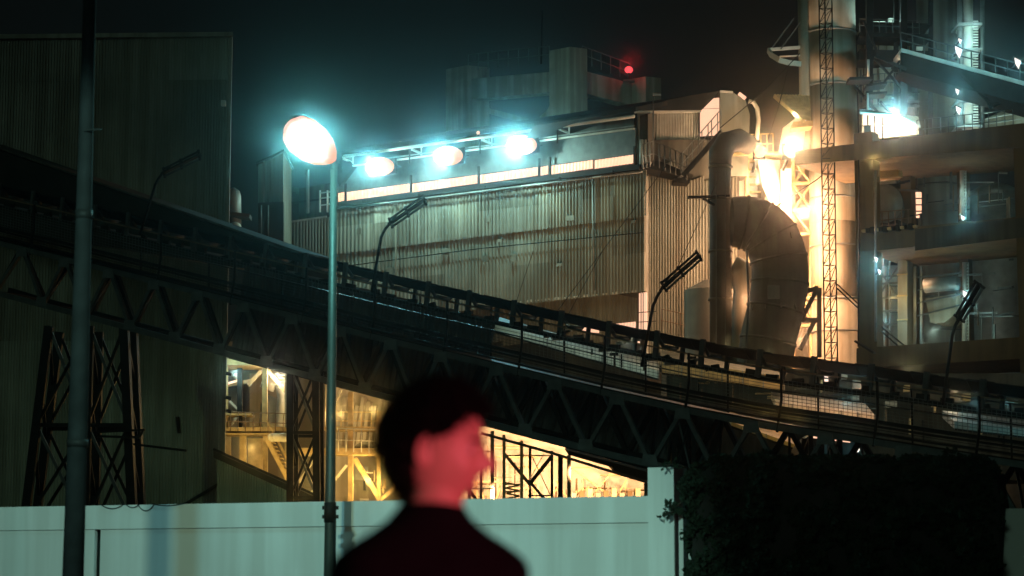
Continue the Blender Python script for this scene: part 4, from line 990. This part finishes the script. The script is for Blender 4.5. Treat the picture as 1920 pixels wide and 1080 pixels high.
for a, b, w in (((465, 722), (490, 696), .14), ((418, 724), (478, 712), .12), ((503, 696), (540, 740), .14), ((431, 752), (446, 768), .08), ((447, 778), (433, 797), .08), ((640, 730), (626, 760), .1), ((665, 860), (715, 940), .2), ((712, 940), (760, 895), .12), ((628, 900), (650, 872), .1), ((560, 905), (596, 850), .1), ((570, 940), (600, 905), .1)):
    t.beam('brace', P(*a, 87), P(*b, 87), w, w, 'pale' if w < .11 else 'gold')
rails(t, [P(418, 808, 85.4), P(545, 812, 85.4)], .75, 'rail', .02, 9)
rails(t, [P(620, 846, 85.4), P(735, 850, 85.4)], .9, 'pale', .02, 8)
rails(t, [P(620, 806, 86.5), P(735, 806, 86.5)], .7, 'gold', .02, 6)
ysd = T('yard_stair', 'ochre steel stair with rungs inside the golden yard', 'stair', P(520, 900, 85.4))
a, b = P(498, 820, 85.4), P(540, 900, 85.4)
for o in (0, .6): ysd.beam('stringer', a + Vector((0, o, 0)), b + Vector((0, o, 0)), .06, .16, 'gold'); ysd.beam('handrail', a + Vector((0, o, .7)), b + Vector((0, o, .7)), .04, .05, 'gold')
for k in range(11): p = a.lerp(b, (k + .5) / 11); ysd.slab('tread', [p, p + Vector((.22, 0, 0)), p + Vector((.22, .6, 0)), p + Vector((0, .6, 0))], UP * .03, 'gold')
tk = T('round_tank', 'small horizontal pale tank with round end beside the support tower', 'tank', P(520, 826, 85))
tk.tube('shell', [P(512, 820, 85), P(548, 820, 85)], .17, 'pale', n=16); tk.add('end_dish', g_sph(P(510, 820, 85), .17, 12), 'pale', smooth=True)
du = T('yard_duct', 'bright curved gooseneck duct in the upper golden yard', 'duct', P(520, 800, 89))
du.tube('section', [P(500, 730, 89), P(506, 716, 89), P(518, 712, 89), P(529, 720, 89), P(533, 745, 89), P(528, 800, 89)], [.3, .32, .32, .3, .28, .26], 'pale', n=18)
du.tube('section', [P(506, 800, 89.6), P(508, 760, 89.6), P(514, 745, 89.6)], [.45, .42, .3], 'tank', n=18)
for k in range(5): t.beam('louvre', P(522, 703 + k * 6, 87.5), P(537, 704 + k * 6, 87.5), .15, .05, 'pale')
wl = t.beam('wall_lamp', P(420, 722, 86.5), P(446, 713, 86.5), .1, .08, 'winE'); t.add('lamp_globe', g_sph(P(443, 705, 87), .12, 10), 'pale', smooth=True)
# heaped golden sheet wall at the right of this yard
t.slab('tarp_wall', [P(605, 950, 90.5), P(770, 950, 90.5), P(770, 745, 90.5), P(715, 742, 90.5), P(650, 722, 90.5), P(605, 715, 90.5)], Vector((0, .3, 0)), 'tank')
for i in range(9):
    x = 640 + i * 11; t.beam('fold', P(x, 835, 90.4), P(x + 10, 745 + (i % 3) * 8, 90.3), .25, .16, 'tank')
t.slab('dark_opening', [P(660, 875, 90.3), P(690, 875, 90.3), P(690, 900, 90.3), P(660, 900, 90.3)], Vector((0, .1, 0)), 'grey')
rb = T('clinker_heap', 'small dark heap of material on the yard platform', 'heap', P(690, 842, 87))
rb.add('mound', g_tube([P(685, 845, 87), P(686, 835, 87), P(688, 828, 87)], [.55, .35, .08], 14), 'duct', smooth=True)
for k in range(26):
    x = rnd.uniform(672, 765); y = rnd.uniform(862, 935); w = rnd.uniform(4, 16); h = rnd.uniform(1.5, 5)
    yb('pipe_run', x, x + (w if k % 2 else h), y, y + (h if k % 2 else w * 1.6), 87 + rnd.random() * 2, .3, ('gold', 'rail', 'dark', 'pale')[k % 4])
for x, y, Y, pw, c in ((440, 700, 85, 80, (.62, 1, .85)), (520, 705, 86.5, 120, (1, .85, .62)), (470, 840, 84, 90, SOD), (585, 905, 84.5, 170, SOD), (640, 780, 87, 130, SOD), (700, 770, 87, 110, SOD), (740, 900, 85, 200, SOD), (690, 900, 86, 160, SOD), (560, 730, 88, 60, WARM), (590, 880, 88, 90, SOD)):
    t.light(P(x, y, Y), pw, c, .12)

# ================================================================ blazing yard under the gantry (right)
t = T('loading_hall', 'blazing peach-lit loading hall with slender posts above the white wall right of the person', 'industrial hall', P(1050, 1000, 84))
yb('back_wall', 790, 1236, 800, 970, 86, .4, 'pale')
yb('back_wall', 1237, 1300, 830, 970, 85, .4, 'conc')
for x, w, m, ya in ((902, 5, 'tank', 838), (923, 7, 'tank', 808), (945, 6, 'gold', 815), (978, 6, 'gold', 826), (994, 5, 'dark', 840), (1035, 5, 'dark', 845), (1051, 9, 'dark', 853), (1067, 7, 'tank', 853), (1212, 8, 'tank', 896), (880, 6, 'tank', 830)):
    yb('post', x - w / 2, x + w / 2, ya, 960, 79 + (w % 2), .2, m)
for a, b, w, m in (((945, 850), (995, 910), .12, 'tank'), ((995, 905), (1035, 855), .14, 'duct'), ((995, 905), (1020, 935), .1, 'duct'), ((995, 850), (1035, 935), .03, 'tank'), ((860, 915), (905, 850), .14, 'gold'), ((870, 905), (895, 940), .12, 'dark'), ((1020, 850), (990, 905), .03, 'gold')):
    t.beam('brace', P(*a, 79.6), P(*b, 79.6), w, w, m)
for x0, x1, y, m in ((945, 978, 907, 'gold'), (945, 978, 920, 'gold'), (945, 1035, 853, 'gold'), (990, 1035, 928, 'dark'), (870, 925, 845, 'gold'), (870, 925, 915, 'pale')):
    yb('cross_rail', x0, x1, y, y + 2.2, 79.5, .1, m)
eave = [(902, 812), (1030, 848), (1120, 876), (1236, 911)]
t.tube('eave_pipe', [P(x, y, 77) for x, y in eave], .05, 'duct', n=8)
t.slab('roof_sheet', [P(1066, 845, 77.5), P(1240, 892, 77.5), P(1240, 908, 77.5), P(1195, 899, 77.5), P(1150, 884, 77.5), P(1150, 877, 77.5), P(1066, 853, 77.5)], Vector((0, 5, .5)), 'roof')
for a, b in (((1075, 880), (1160, 942)), ((1160, 870), (1100, 942)), ((1175, 900), (1150, 942))): t.beam('thin_brace', P(*a, 84), P(*b, 84), .05, .05, 'gold')
for k in range(9):
    x = 1072 + k * 15; yb('low_shed', x, x + 9, 924 - (k % 3) * 4, 940, 83, .5, ('tank', 'concy', 'gold')[k % 3])
g_ = [P(948 + k % 2 * 26, 905 + k * 5, 80) for k in range(7)]
t.add('hopper_lattice', join([g_beam(a, b, .06, .06) for a, b in zip(g_[:-1], g_[1:])]), 'gold')
for x, y, Y, pw in ((890, 870, 83.5, 300), (960, 860, 83, 420), (1010, 900, 83, 420), (1085, 885, 83, 420), (1150, 910, 83, 420), (1205, 925, 83, 260), (930, 925, 83, 200)):
    t.light(P(x, y, Y - 3.2), pw * 3.4, (1, .52, .24), .15, 112, P(x, y + 40, 90), .5)

rq = random.Random(21)
for k in range(60):                              # plant inside the blazing hall, standing in front of its back wall
    x = rq.uniform(865, 1232); ytop = line_y(eave, x) + 10; v = rq.random() < .5
    y = rq.uniform(ytop, 932)
    if v: yb('pipe', x, x + rq.uniform(1.2, 3.5), y, 945, 83 + rq.random() * 2, .15, ('tank', 'concy', 'gold', 'tankd')[k % 4])
    else: yb('pipe', x, min(1236, x + rq.uniform(12, 60)), y, y + rq.uniform(1, 2.6), 83 + rq.random() * 2, .15, ('tank', 'gold', 'concy', 'gold')[k % 4])
for k in range(10):
    x = rq.uniform(870, 1200); y = rq.uniform(900, 925)
    t.beam('thin_brace', P(x, y, 84), P(x + rq.uniform(-40, 40), 942, 84), .06, .06, 'gold')

# ================================================================ things seen through the mesh at the right
def strip(name, label, cat, pts, th, Y0, Y1, m, lp=0, lc=PEACH):
    a, b = pts; p, q = P(*a, Y0), P(*b, Y1); c = (p + q) / 2
    t = T(name, label, cat, c); h = UP * th
    t.slab('roof_sheet', [p, q, q + h, p + h], Vector((.2, 3, .6)), m)
    t.beam('edge', p + Vector((0, -.05, 0)), q + Vector((0, -.05, 0)), .06, .06, 'dark')
    for k in range(7):
        r = p.lerp(q, k / 6); t.beam('rib', r + Vector((0, -.04, 0)), r + h + Vector((0, -.04, 0)), .04, .04, 'grey')
    for k in range(3 if lp else 0):
        t.light(p.lerp(q, (k + .5) / 3) + Vector((0, -1.1, th + .6)), lp, lc, .1)
    return t
strip('shed_roof', 'pale shed roof edge glimpsed through the gantry mesh below the building', 'roof', ((925, 622), (1235, 712)), .28, 75, 72, 'pale', 25, (.75, 1, .85))
strip('shed_roof', 'peach-lit shed roof glimpsed through the mesh near the foot of the lattice mast', 'roof', ((1455, 768), (1640, 792)), .25, 72, 70, 'pale', 40, PEACH)
strip('shed_roof', 'ochre-lit shed roof under the gantry just above the ivy', 'roof', ((1370, 800), (1505, 848)), .16, 70, 68, 'gold', 10, SOD)
strip('shed_roof', 'faint yellow shed roof seen through the mesh below the elbow duct', 'roof', ((1240, 700), (1470, 735)), .5, 74, 73, 'gold', 12, (1, .75, .35))
strip('shed_roof', 'dim cool shed roof at the right edge under the gantry', 'roof', ((1790, 805), (1960, 825)), .25, 70, 69, 'grey', 8, CYAN)
t = T('loader_cabin', 'dark machine with two small lamps under the low end of the gantry', 'machine', P(1560, 860, 66))
t.slab('body', [P(1495, 870, 66), P(1615, 870, 66), P(1612, 835, 66), P(1580, 815, 66), P(1520, 812, 66), P(1500, 835, 66)], Vector((0, 2, 0)), 'dark')
t.slab('lit_plate', [P(1518, 820, 65.8), P(1542, 823, 65.8), P(1536, 812, 65.8), P(1525, 806, 65.8)], Vector((0, .1, 0)), 'winE')
t.beam('light_bar', P(1545, 823, 65.8), P(1594, 829, 65.8), .05, .03, 'winE')
t.add('work_lamp', g_sph(P(1607, 843, 65.7), .08, 10), 'blueE', smooth=True); t.light(P(1607, 843, 65.3), 12, CYAN, .05)
for x in (1525, 1548, 1572): t.beam('rib', P(x, 865, 65.9), P(x, 832, 65.9), .08, .08, 'steel')
# base machinery between gantry and frame, small lit bits
t = T('transfer_station', 'dark transfer station with small lit openings behind the low end of the gantry', 'station', P(1600, 900, 80))
t.slab('wall', [P(1250, 900, 82), P(2000, 900, 78), P(2000, 700, 78), P(1640, 700, 80), P(1380, 685, 82), P(1250, 660, 83)], Vector((0, 3, 0)), 'cladk')
for x, y, w, h, m in ((1548, 702, 5, 20, 'blueE'), (1580, 700, 9, 10, 'pale'), (1600, 712, 14, 16, 'grey'), (1597, 742, 14, 22, 'grey'), (1676, 712, 6, 3, 'winE'), (1696, 722, 10, 12, 'gold'), (1660, 752, 22, 12, 'grey'), (1775, 742, 26, 10, 'tank'), (1806, 738, 14, 14, 'gold'), (1540, 680, 8, 6, 'winE'), (1885, 750, 24, 8, 'grey'), (1560, 765, 4, 4, 'winE'), (1318, 668, 8, 7, 'winE'), (1328, 692, 8, 4, 'winE'), (1440, 742, 36, 5, 'gold'), (1320, 706, 5, 3, 'winE'), (1515, 745, 30, 5, 'tank')):
    boxcol(t, 'opening', x, x + w, y, y + h, 77, .3, m)
rr_ = random.Random(11)
for k in range(40):
    x = rr_.uniform(1250, 1900); y = line_y(prof, x) + rr_.uniform(6, 60); v = rr_.random() < .5
    boxcol(t, 'pipe_run', x, x + (2.5 if v else rr_.uniform(20, 70)), y, y + (rr_.uniform(14, 40) if v else 2.5), 76, .2, ('dark', 'steel', 'rail', 'gold')[k % 4])
t.light(P(1700, 700, 74), 60, (1, .8, .45), .1); t.light(P(1590, 735, 75), 30, CYAN, .1); t.light(P(1330, 690, 76), 40, WARM, .1); t.light(P(1790, 735, 75), 20, WARM, .1)
t = T('mechanical_pile', 'tangle of machinery beyond the mesh below the building lower windows', 'machine', P(1150, 660, 72))
for k in range(34):
    x = rr_.uniform(1010, 1330); y = line_y(prof, x) + rr_.uniform(4, 34); v = rr_.random() < .4
    boxcol(t, 'fitting', x, x + (3 if v else rr_.uniform(6, 24)), y, y + (rr_.uniform(8, 24) if v else 4), 70, .3, ('dark', 'dark', 'steel', 'duct')[k % 4])
for x, y in ((998, 622), (1028, 626), (1052, 632), (1188, 640)): boxcol(t, 'work_lamp', x, x + 12, y, y + 3, 72, .1, 'winE')

# ================================================================ ivy on the wall at the right
t = T('ivy_hedge', 'dense dark ivy mass smothering the wall to the right of the white end pier', 'ivy', wpt(1560))
rI = random.Random(5)
bx0, bx1 = 1296, 1905
poly = [(1296, 1120), (1300, 960), (1312, 890), (1345, 866), (1450, 864), (1600, 866), (1700, 874), (1800, 866), (1866, 884), (1876, 950), (1868, 1120)]
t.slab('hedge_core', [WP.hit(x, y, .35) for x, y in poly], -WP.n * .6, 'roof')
V, Fc = [], []
def leaf(c, s):
    n = Vector((rI.gauss(0, 1), rI.gauss(0, 1) - 1.2, rI.gauss(0, 1) + .5)).normalized()
    a = n.orthogonal().normalized(); a.rotate(Matrix.Rotation(rI.random() * 6.28, 3, n)); b = n.cross(a)
    k = len(V); V.extend([c - a * s, c + b * s * .62 - a * s * .1, c + a * s, c - b * s * .62 - a * s * .1]); Fc.append((k, k + 1, k + 2, k + 3))
def top(x):
    return 856 + 5 * noise.noise(Vector((x * .03, 0, 0))) + 4 * noise.noise(Vector((x * .1, 3, 0))) + (0 if x > 1345 else (1345 - x) * .35 if x > 1300 else 16 + (1300 - x) * 1.2) + (max(0, x - 1850) * .9)
for i in range(52000):
    x = rI.uniform(1255, 1915); y = rI.uniform(845, 1110)
    lx = 1290 + 9 * noise.noise(Vector((0, y * .03, 1))) + 9 * noise.noise(Vector((4, y * .1, 1)))
    if y < 960: lx -= 36 * max(0, 1 - abs(y - 872) / 70)
    rx = 1872 + 16 * noise.noise(Vector((9, y * .025, 1))) + 7 * noise.noise(Vector((4, y * .1, 1)))
    if x < lx + rI.gauss(0, 3) or x > rx + rI.gauss(0, 3) or y < top(x) + rI.gauss(0, 1.5): continue
    bul = .42 + .30 * noise.noise(Vector((x * .02, y * .02, 5))) + .14 * noise.noise(Vector((x * .07, y * .07, 8)))
    if x < 1310: bul *= .45 + .55 * (x - 1255) / 55
    leaf(WP.hit(x, y, bul - abs(rI.gauss(0, .06))), rI.uniform(.028, .055))
fo = t.add('foliage', (V, Fc), 'leaf'); fo['kind'] = 'stuff'
def twig(pts):
    t.tube('stem', [WP.hit(x, y, .12 + .05 * k) for k, (x, y) in enumerate(pts)], .009, 'stem', n=5)
    for x, y in pts[1:]:
        for k in range(12): 
            leafp = WP.hit(x + rI.gauss(0, 5), y + rI.gauss(0, 4), .2); V2.append(leafp)
V2 = []
for pts in ([(1296, 965), (1275, 960), (1262, 952), (1256, 944)], [(1296, 968), (1270, 958), (1252, 962), (1245, 970)], [(1300, 930), (1284, 935), (1268, 950)], [(1300, 1020), (1289, 1010), (1284, 1000)], [(1296, 880), (1270, 870), (1250, 872)], [(1760, 866), (1770, 850), (1782, 846)], [(1420, 862), (1428, 850), (1440, 848)]): twig(pts)
V, Fc = [], []
for p in V2: leaf(p, .035)
sp_ = t.add('sprig_leaves', (V, Fc), 'leaf'); sp_['kind'] = 'stuff'

# ================================================================ the passer-by
PY = 4.3
def pp(x, y, dy=0.): return P(x, y, PY + dy)
per = T('person', 'out of focus person with dark tousled hair and black jumper walking right, face lit red', 'person', (pp(808, 1040).x, PY, 0))
px0 = pp(808, 1040).x
def skin_mesh(name, joints, edges, m, sub=2, parent=None, root=0):
    me = bpy.data.meshes.new(name); me.from_pydata([tuple(Vector(j[0]) - per.b) for j in joints], edges, [])
    o = bpy.data.objects.new(name, me); COL.objects.link(o); o.parent = parent or per.o
    md = o.modifiers.new('skin', 'SKIN'); md.use_smooth_shade = True
    for v, j in zip(me.skin_vertices[0].data, joints): v.radius = j[1] if isinstance(j[1], tuple) else (j[1], j[1])
    me.skin_vertices[0].data[root].use_root = True
    ms = o.modifiers.new('sub', 'SUBSURF'); ms.levels = sub; ms.render_levels = sub
    me.materials.append(M[m]); return o
X0 = px0; Yb = PY
hd = pp(822, 838)                                # head centre
ck = pp(812, 955)                                # base of the neck
H = lambda x, y, z: (X0 + x, Yb + y, z)
zN = ck.z
# body: pelvis, spine, neck, arms and legs in mid stride, hands with fingers
J = [(H(0, 0, .92), (.14, .12)), (H(.0, 0, 1.10), (.125, .105)), (H(.0, 0, 1.26), (.15, .115)), (H(-.005, .0, zN - .10), (.10, .09)), (tuple(ck), .058), (tuple(pp(822, 905)), .055), (tuple(pp(826, 860)), .05)]
E = [(i, i + 1) for i in range(6)]
def chain(start, pts):
    k = start
    for p, r in pts: J.append((p, r)); E.append((k, len(J) - 1)); k = len(J) - 1
    return k
SH = Vector((.122, .08, 0))                       # shoulder axis: the back is half turned to the camera
def shp(sgn, k, fw, z): q = SH * (sgn * k); return (X0 + q.x + .36 * fw, Yb + q.y + .9 * fw, z)
for sgn, sw in ((-1, 1), (1, -1)):               # left side of the picture, right side of the picture
    yv = sgn * .175
    sh = chain(3, [(shp(sgn, 1, 0, zN - .145), .062), (shp(sgn, 1.15, -.03 * sw, zN - .40), .043), (shp(sgn, 1.15, .08 * sw, zN - .64), .030)])
    wr = J[sh][0]; wv = Vector(wr)
    palm = chain(sh, [(tuple(wv + Vector((.012 * sw, 0, -.045))), (.030, .018)), (tuple(wv + Vector((.02 * sw, 0, -.085))), (.034, .016))])
    pv = Vector(J[palm][0])
    for f in range(4):
        L_ = (.068, .078, .072, .056)[f]; o = Vector(((f - 1.5) * .021, 0, 0))
        chain(palm, [(tuple(pv + o + Vector((0, 0, -.012))), .0095), (tuple(pv + o + Vector((0, sgn * -.006, -.012 - L_ * .5))), .0085), (tuple(pv + o + Vector((0, sgn * -.022, -.012 - L_ * .92))), .007)])
    chain(sh, [(tuple(wv + Vector((.036, sgn * -.01, -.035))), .012), (tuple(wv + Vector((.052, sgn * -.015, -.065))), .0095), (tuple(wv + Vector((.056, sgn * -.02, -.09))), .008)])
    hp = chain(0, [(H(.0, yv * .5, .86), .09), (H(.13 * -sw, yv * .5, .48), .058), (H((.10 if sw < 0 else -.02) * 1 - (.12 if sw > 0 else 0), yv * .5, .09), .038), (H((.26 if sw < 0 else -.02), yv * .5, .04), .034)])
body = skin_mesh('body', J, E, 'skin')
# jumper
J2 = [(H(0, 0, .94), (.165, .15)), (H(0, 0, 1.12), (.155, .135)), (H(-.0, 0, 1.27), (.175, .14)), (H(-.004, 0, zN - .095), (.125, .11)), (tuple(ck + Vector((-.004, 0, -.008))), .074), (tuple(ck + Vector((-.004, 0, .026))), .066)]
E2 = [(i, i + 1) for i in range(5)]
for sgn, sw in ((-1, 1), (1, -1)):
    yv = sgn * .18
    for k, (p, r) in enumerate([(shp(sgn, 1.02, 0, zN - .14), .080), (shp(sgn, 1.18, -.03 * sw, zN - .40), .060), (shp(sgn, 1.17, .078 * sw, zN - .63), .045)]):
        J2.append((p, r)); E2.append((3 if k == 0 else len(J2) - 2, len(J2) - 1))
skin_mesh('jumper', J2, E2, 'cloth')
J3 = [(H(0, 0, .93), (.16, .14))]; E3 = []
for sgn, sw in ((-1, 1), (1, -1)):
    yv = sgn * .0875
    for k, (p, r) in enumerate([(H(0, yv, .85), .108), (H(.13 * -sw, yv, .48), .074), (H((.10 if sw < 0 else -.14), yv, .10), .058)]):
        J3.append((p, r)); E3.append((0 if k == 0 else len(J3) - 2, len(J3) - 1))
skin_mesh('trousers', J3, E3, 'cloth')
for sgn, sw in ((-1, 1), (1, -1)):
    yv = sgn * .0875; x = (.10 if sw < 0 else -.14)
    per.add('shoe', g_tube([H(x - .06, yv, .05), H(x, yv, .06), H(x + .1, yv, .05), H(x + .2, yv, .035), H(x + .23, yv, .03)], [.04, .055, .048, .036, .02], 14), 'cloth', smooth=True)

# head: lat-long surface with a face turned right (+x), slightly towards the camera
yaw = R(-14)                                     # a little towards the camera
def headpoint(th, ph, swell=0.):
    """th from crown 0 to chin pi, ph 0 = face direction"""
    d = Vector((math.sin(th) * math.cos(ph), math.sin(th) * math.sin(ph), math.cos(th)))
    f = max(0., d.x)
    rx, ry, rz = .098, .078, .122
    p = Vector((d.x * rx, d.y * ry, d.z * rz))
    if d.z < 0:                                  # jaw narrows, back of the head tucks in
        p.y *= 1 - .28 * (-d.z) ** 1.4
        if d.x < 0: p.x *= 1 - .42 * (-d.z)
        else: p.x *= 1 - .05 * (-d.z)
    if d.x < 0 and d.z > -.2: p.x *= 1.06
    if not swell:
        g = lambda a, b, w, h: math.exp(-((ph - a) / w) ** 2 - ((th - b) / h) ** 2)
        p += Vector((1, 0, 0)) * (.030 * g(0, 1.78, .13, .13) + .016 * g(0, 1.60, .10, .17) - .008 * g(0, 1.43, .3, .09))
        p += Vector((1, 0, 0)) * (.010 * g(0, 2.10, .22, .07) + .009 * g(0, 2.24, .2, .06) - .006 * g(0, 2.17, .3, .03) + .014 * g(0, 2.62, .28, .2))
        for s_ in (-1, 1): p += Vector((-.011, 0, 0)) * g(s_ * .42, 1.52, .17, .11) + Vector((.004, s_ * .004, 0)) * g(s_ * .62, 1.85, .25, .2) + Vector((.005, 0, 0)) * g(s_ * .4, 1.36, .3, .08)
    else: p *= 1 + swell
    return p
Rm = Matrix.Rotation(yaw, 3, 'Z') @ Matrix.Rotation(R(6), 3, 'Y') @ Matrix.Scale(.95, 3)
HC = hd + Vector((-.002, 0, -.006))
def head_geo(nth=56, nph=72, fn=None):
    V, Fc = [], []
    for i in range(nth + 1):
        for k in range(nph):
            th = math.pi * (i + .0) / nth; ph = 2 * math.pi * k / nph - math.pi
            V.append(HC + Rm @ fn(th, ph))
    for i in range(nth):
        for k in range(nph): Fc.append((i * nph + k, (i + 1) * nph + k, (i + 1) * nph + (k + 1) % nph, i * nph + (k + 1) % nph))
    return V, Fc
per.add('head', head_geo(fn=lambda th, ph: headpoint(th, ph)), 'skin', smooth=True)
for s_ in (-1, 1):                               # eyes, ears, brows, lips
    per.add('eye', g_sph(HC + Rm @ (headpoint(1.53, s_ * .42) - Vector((.007, 0, 0))), .0115, 12), 'eye', smooth=True)
    per.add('pupil', g_sph(HC + Rm @ (headpoint(1.53, s_ * .42) + Vector((.0015, 0, 0))), .0052, 10), 'hair', smooth=True)
    per.tube('eyebrow', [HC + Rm @ (headpoint(1.36, s_ * a) + Vector((.003, 0, 0))) for a in (.18, .36, .55, .7)], [.003, .0045, .004, .002], 'hair', n=6)
    ec = Vector((-.004, s_ * .074, -.008))
    V, Fc = g_sph((0, 0, 0), 1, 14, (.020, .009, .033)); V = [HC + Rm @ (ec + Matrix.Rotation(s_ * R(-24), 3, 'Z') @ (v if v.x > -.012 else v * 1.05)) for v in V]
    ea = per.add('ear', (V, Fc), 'skin', smooth=True)
    per.tube('ear_rim', [HC + Rm @ (ec + Matrix.Rotation(s_ * R(-24), 3, 'Z') @ Vector((-.017 * math.cos(a) * 1.0, s_ * .008, .030 * math.sin(a)))) for a in [x * .35 - 1.2 for x in range(9)]], .004, 'skin', ea, n=6)
for th_, nm in ((2.11, 'upper_lip'), (2.22, 'lower_lip')):
    per.tube(nm, [HC + Rm @ (headpoint(th_, a) + Vector((.001, 0, 0))) for a in (-.24, -.12, 0, .12, .24)], [.002, .0045, .005, .0045, .002], 'lip', n=8)
# hair: scalp mass plus tufts
def hair_in(th, ph):
    a = abs(ph)
    lim = .95 + .02 if a < .6 else (1.05 if a < 1.2 else (1.55 if a < 1.75 else 2.35))
    if .6 <= a < 1.2: lim = .97 + (a - .6) / .6 * .39
    elif 1.2 <= a < 1.75: lim = 1.36 + (a - 1.2) / .55 * .12
    elif a >= 1.75: lim = min(2.35, 1.48 + (a - 1.75) / .25 * .87)
    return lim
def hair_fn(th, ph):
    lim = hair_in(th, ph); t_ = min(th, lim)
    p = headpoint(t_, ph, .001)
    d = p.normalized(); k = max(0, min(1, (lim - th) / .35))
    n_ = noise.noise(d * 6) * .020 + noise.noise(d * 20) * .010
    if th > lim: return headpoint(lim, ph, -.08) * (1 - .25 * min(1, (th - lim)))
    return p + d * ((.014 + n_ * .6) * k ** .5)
hr = per.add('hair', head_geo(64, 84, hair_fn), 'hair', smooth=True)
V, Fc = [], []; rH = random.Random(2)
for i in range(4200):
    ph = rH.uniform(-math.pi, math.pi); th = math.acos(rH.uniform(-.72, 1)); lim = hair_in(th, ph)
    if th > lim: continue
    p = headpoint(th, ph, .001); d = p.normalized(); base = p + d * .012
    fwd = Vector((.35, 0, -.35)) if abs(ph) < 1.3 else Vector((-.1, 0, -.6))
    tg = (fwd + Vector((rH.gauss(0, .6), rH.gauss(0, .6), rH.gauss(0, .5)))); tg = (tg - d * tg.dot(d)).normalized()
    sd2 = d.cross(tg); L_ = rH.uniform(.015, .036); w = .0026; k0 = len(V)
    for q in range(5):
        u = q / 4; c = base + tg * L_ * u + d * (.019 * math.sin(u * 2.4) + .004)
        ww = w * (1 - u * .7); V += [HC + Rm @ (c - sd2 * ww), HC + Rm @ (c + sd2 * ww)]
    for q in range(4): Fc.append((k0 + 2 * q, k0 + 2 * q + 1, k0 + 2 * q + 3, k0 + 2 * q + 2))
per.add('curls', (V, Fc), 'hair', hr)

# ================================================================ haze added to give the lamps their lens glow
hz = link('haze', *g_box((0, 70, 29), (260, 260, 61)), 'roof'); hz['kind'] = 'stuff'
hm = bpy.data.materials.new('glow_haze'); hm.use_nodes = True; N, L = hm.node_tree.nodes, hm.node_tree.links
for n in list(N): N.remove(n)
o_ = N.new('ShaderNodeOutputMaterial'); v_ = N.new('ShaderNodeVolumePrincipled')
v_.inputs['Density'].default_value = .0006; v_.inputs['Color'].default_value = (.9, .95, .95, 1); v_.inputs['Anisotropy'].default_value = .992
L.new(v_.outputs[0], o_.inputs['Volume']); hz.data.materials.clear(); hz.data.materials.append(hm)
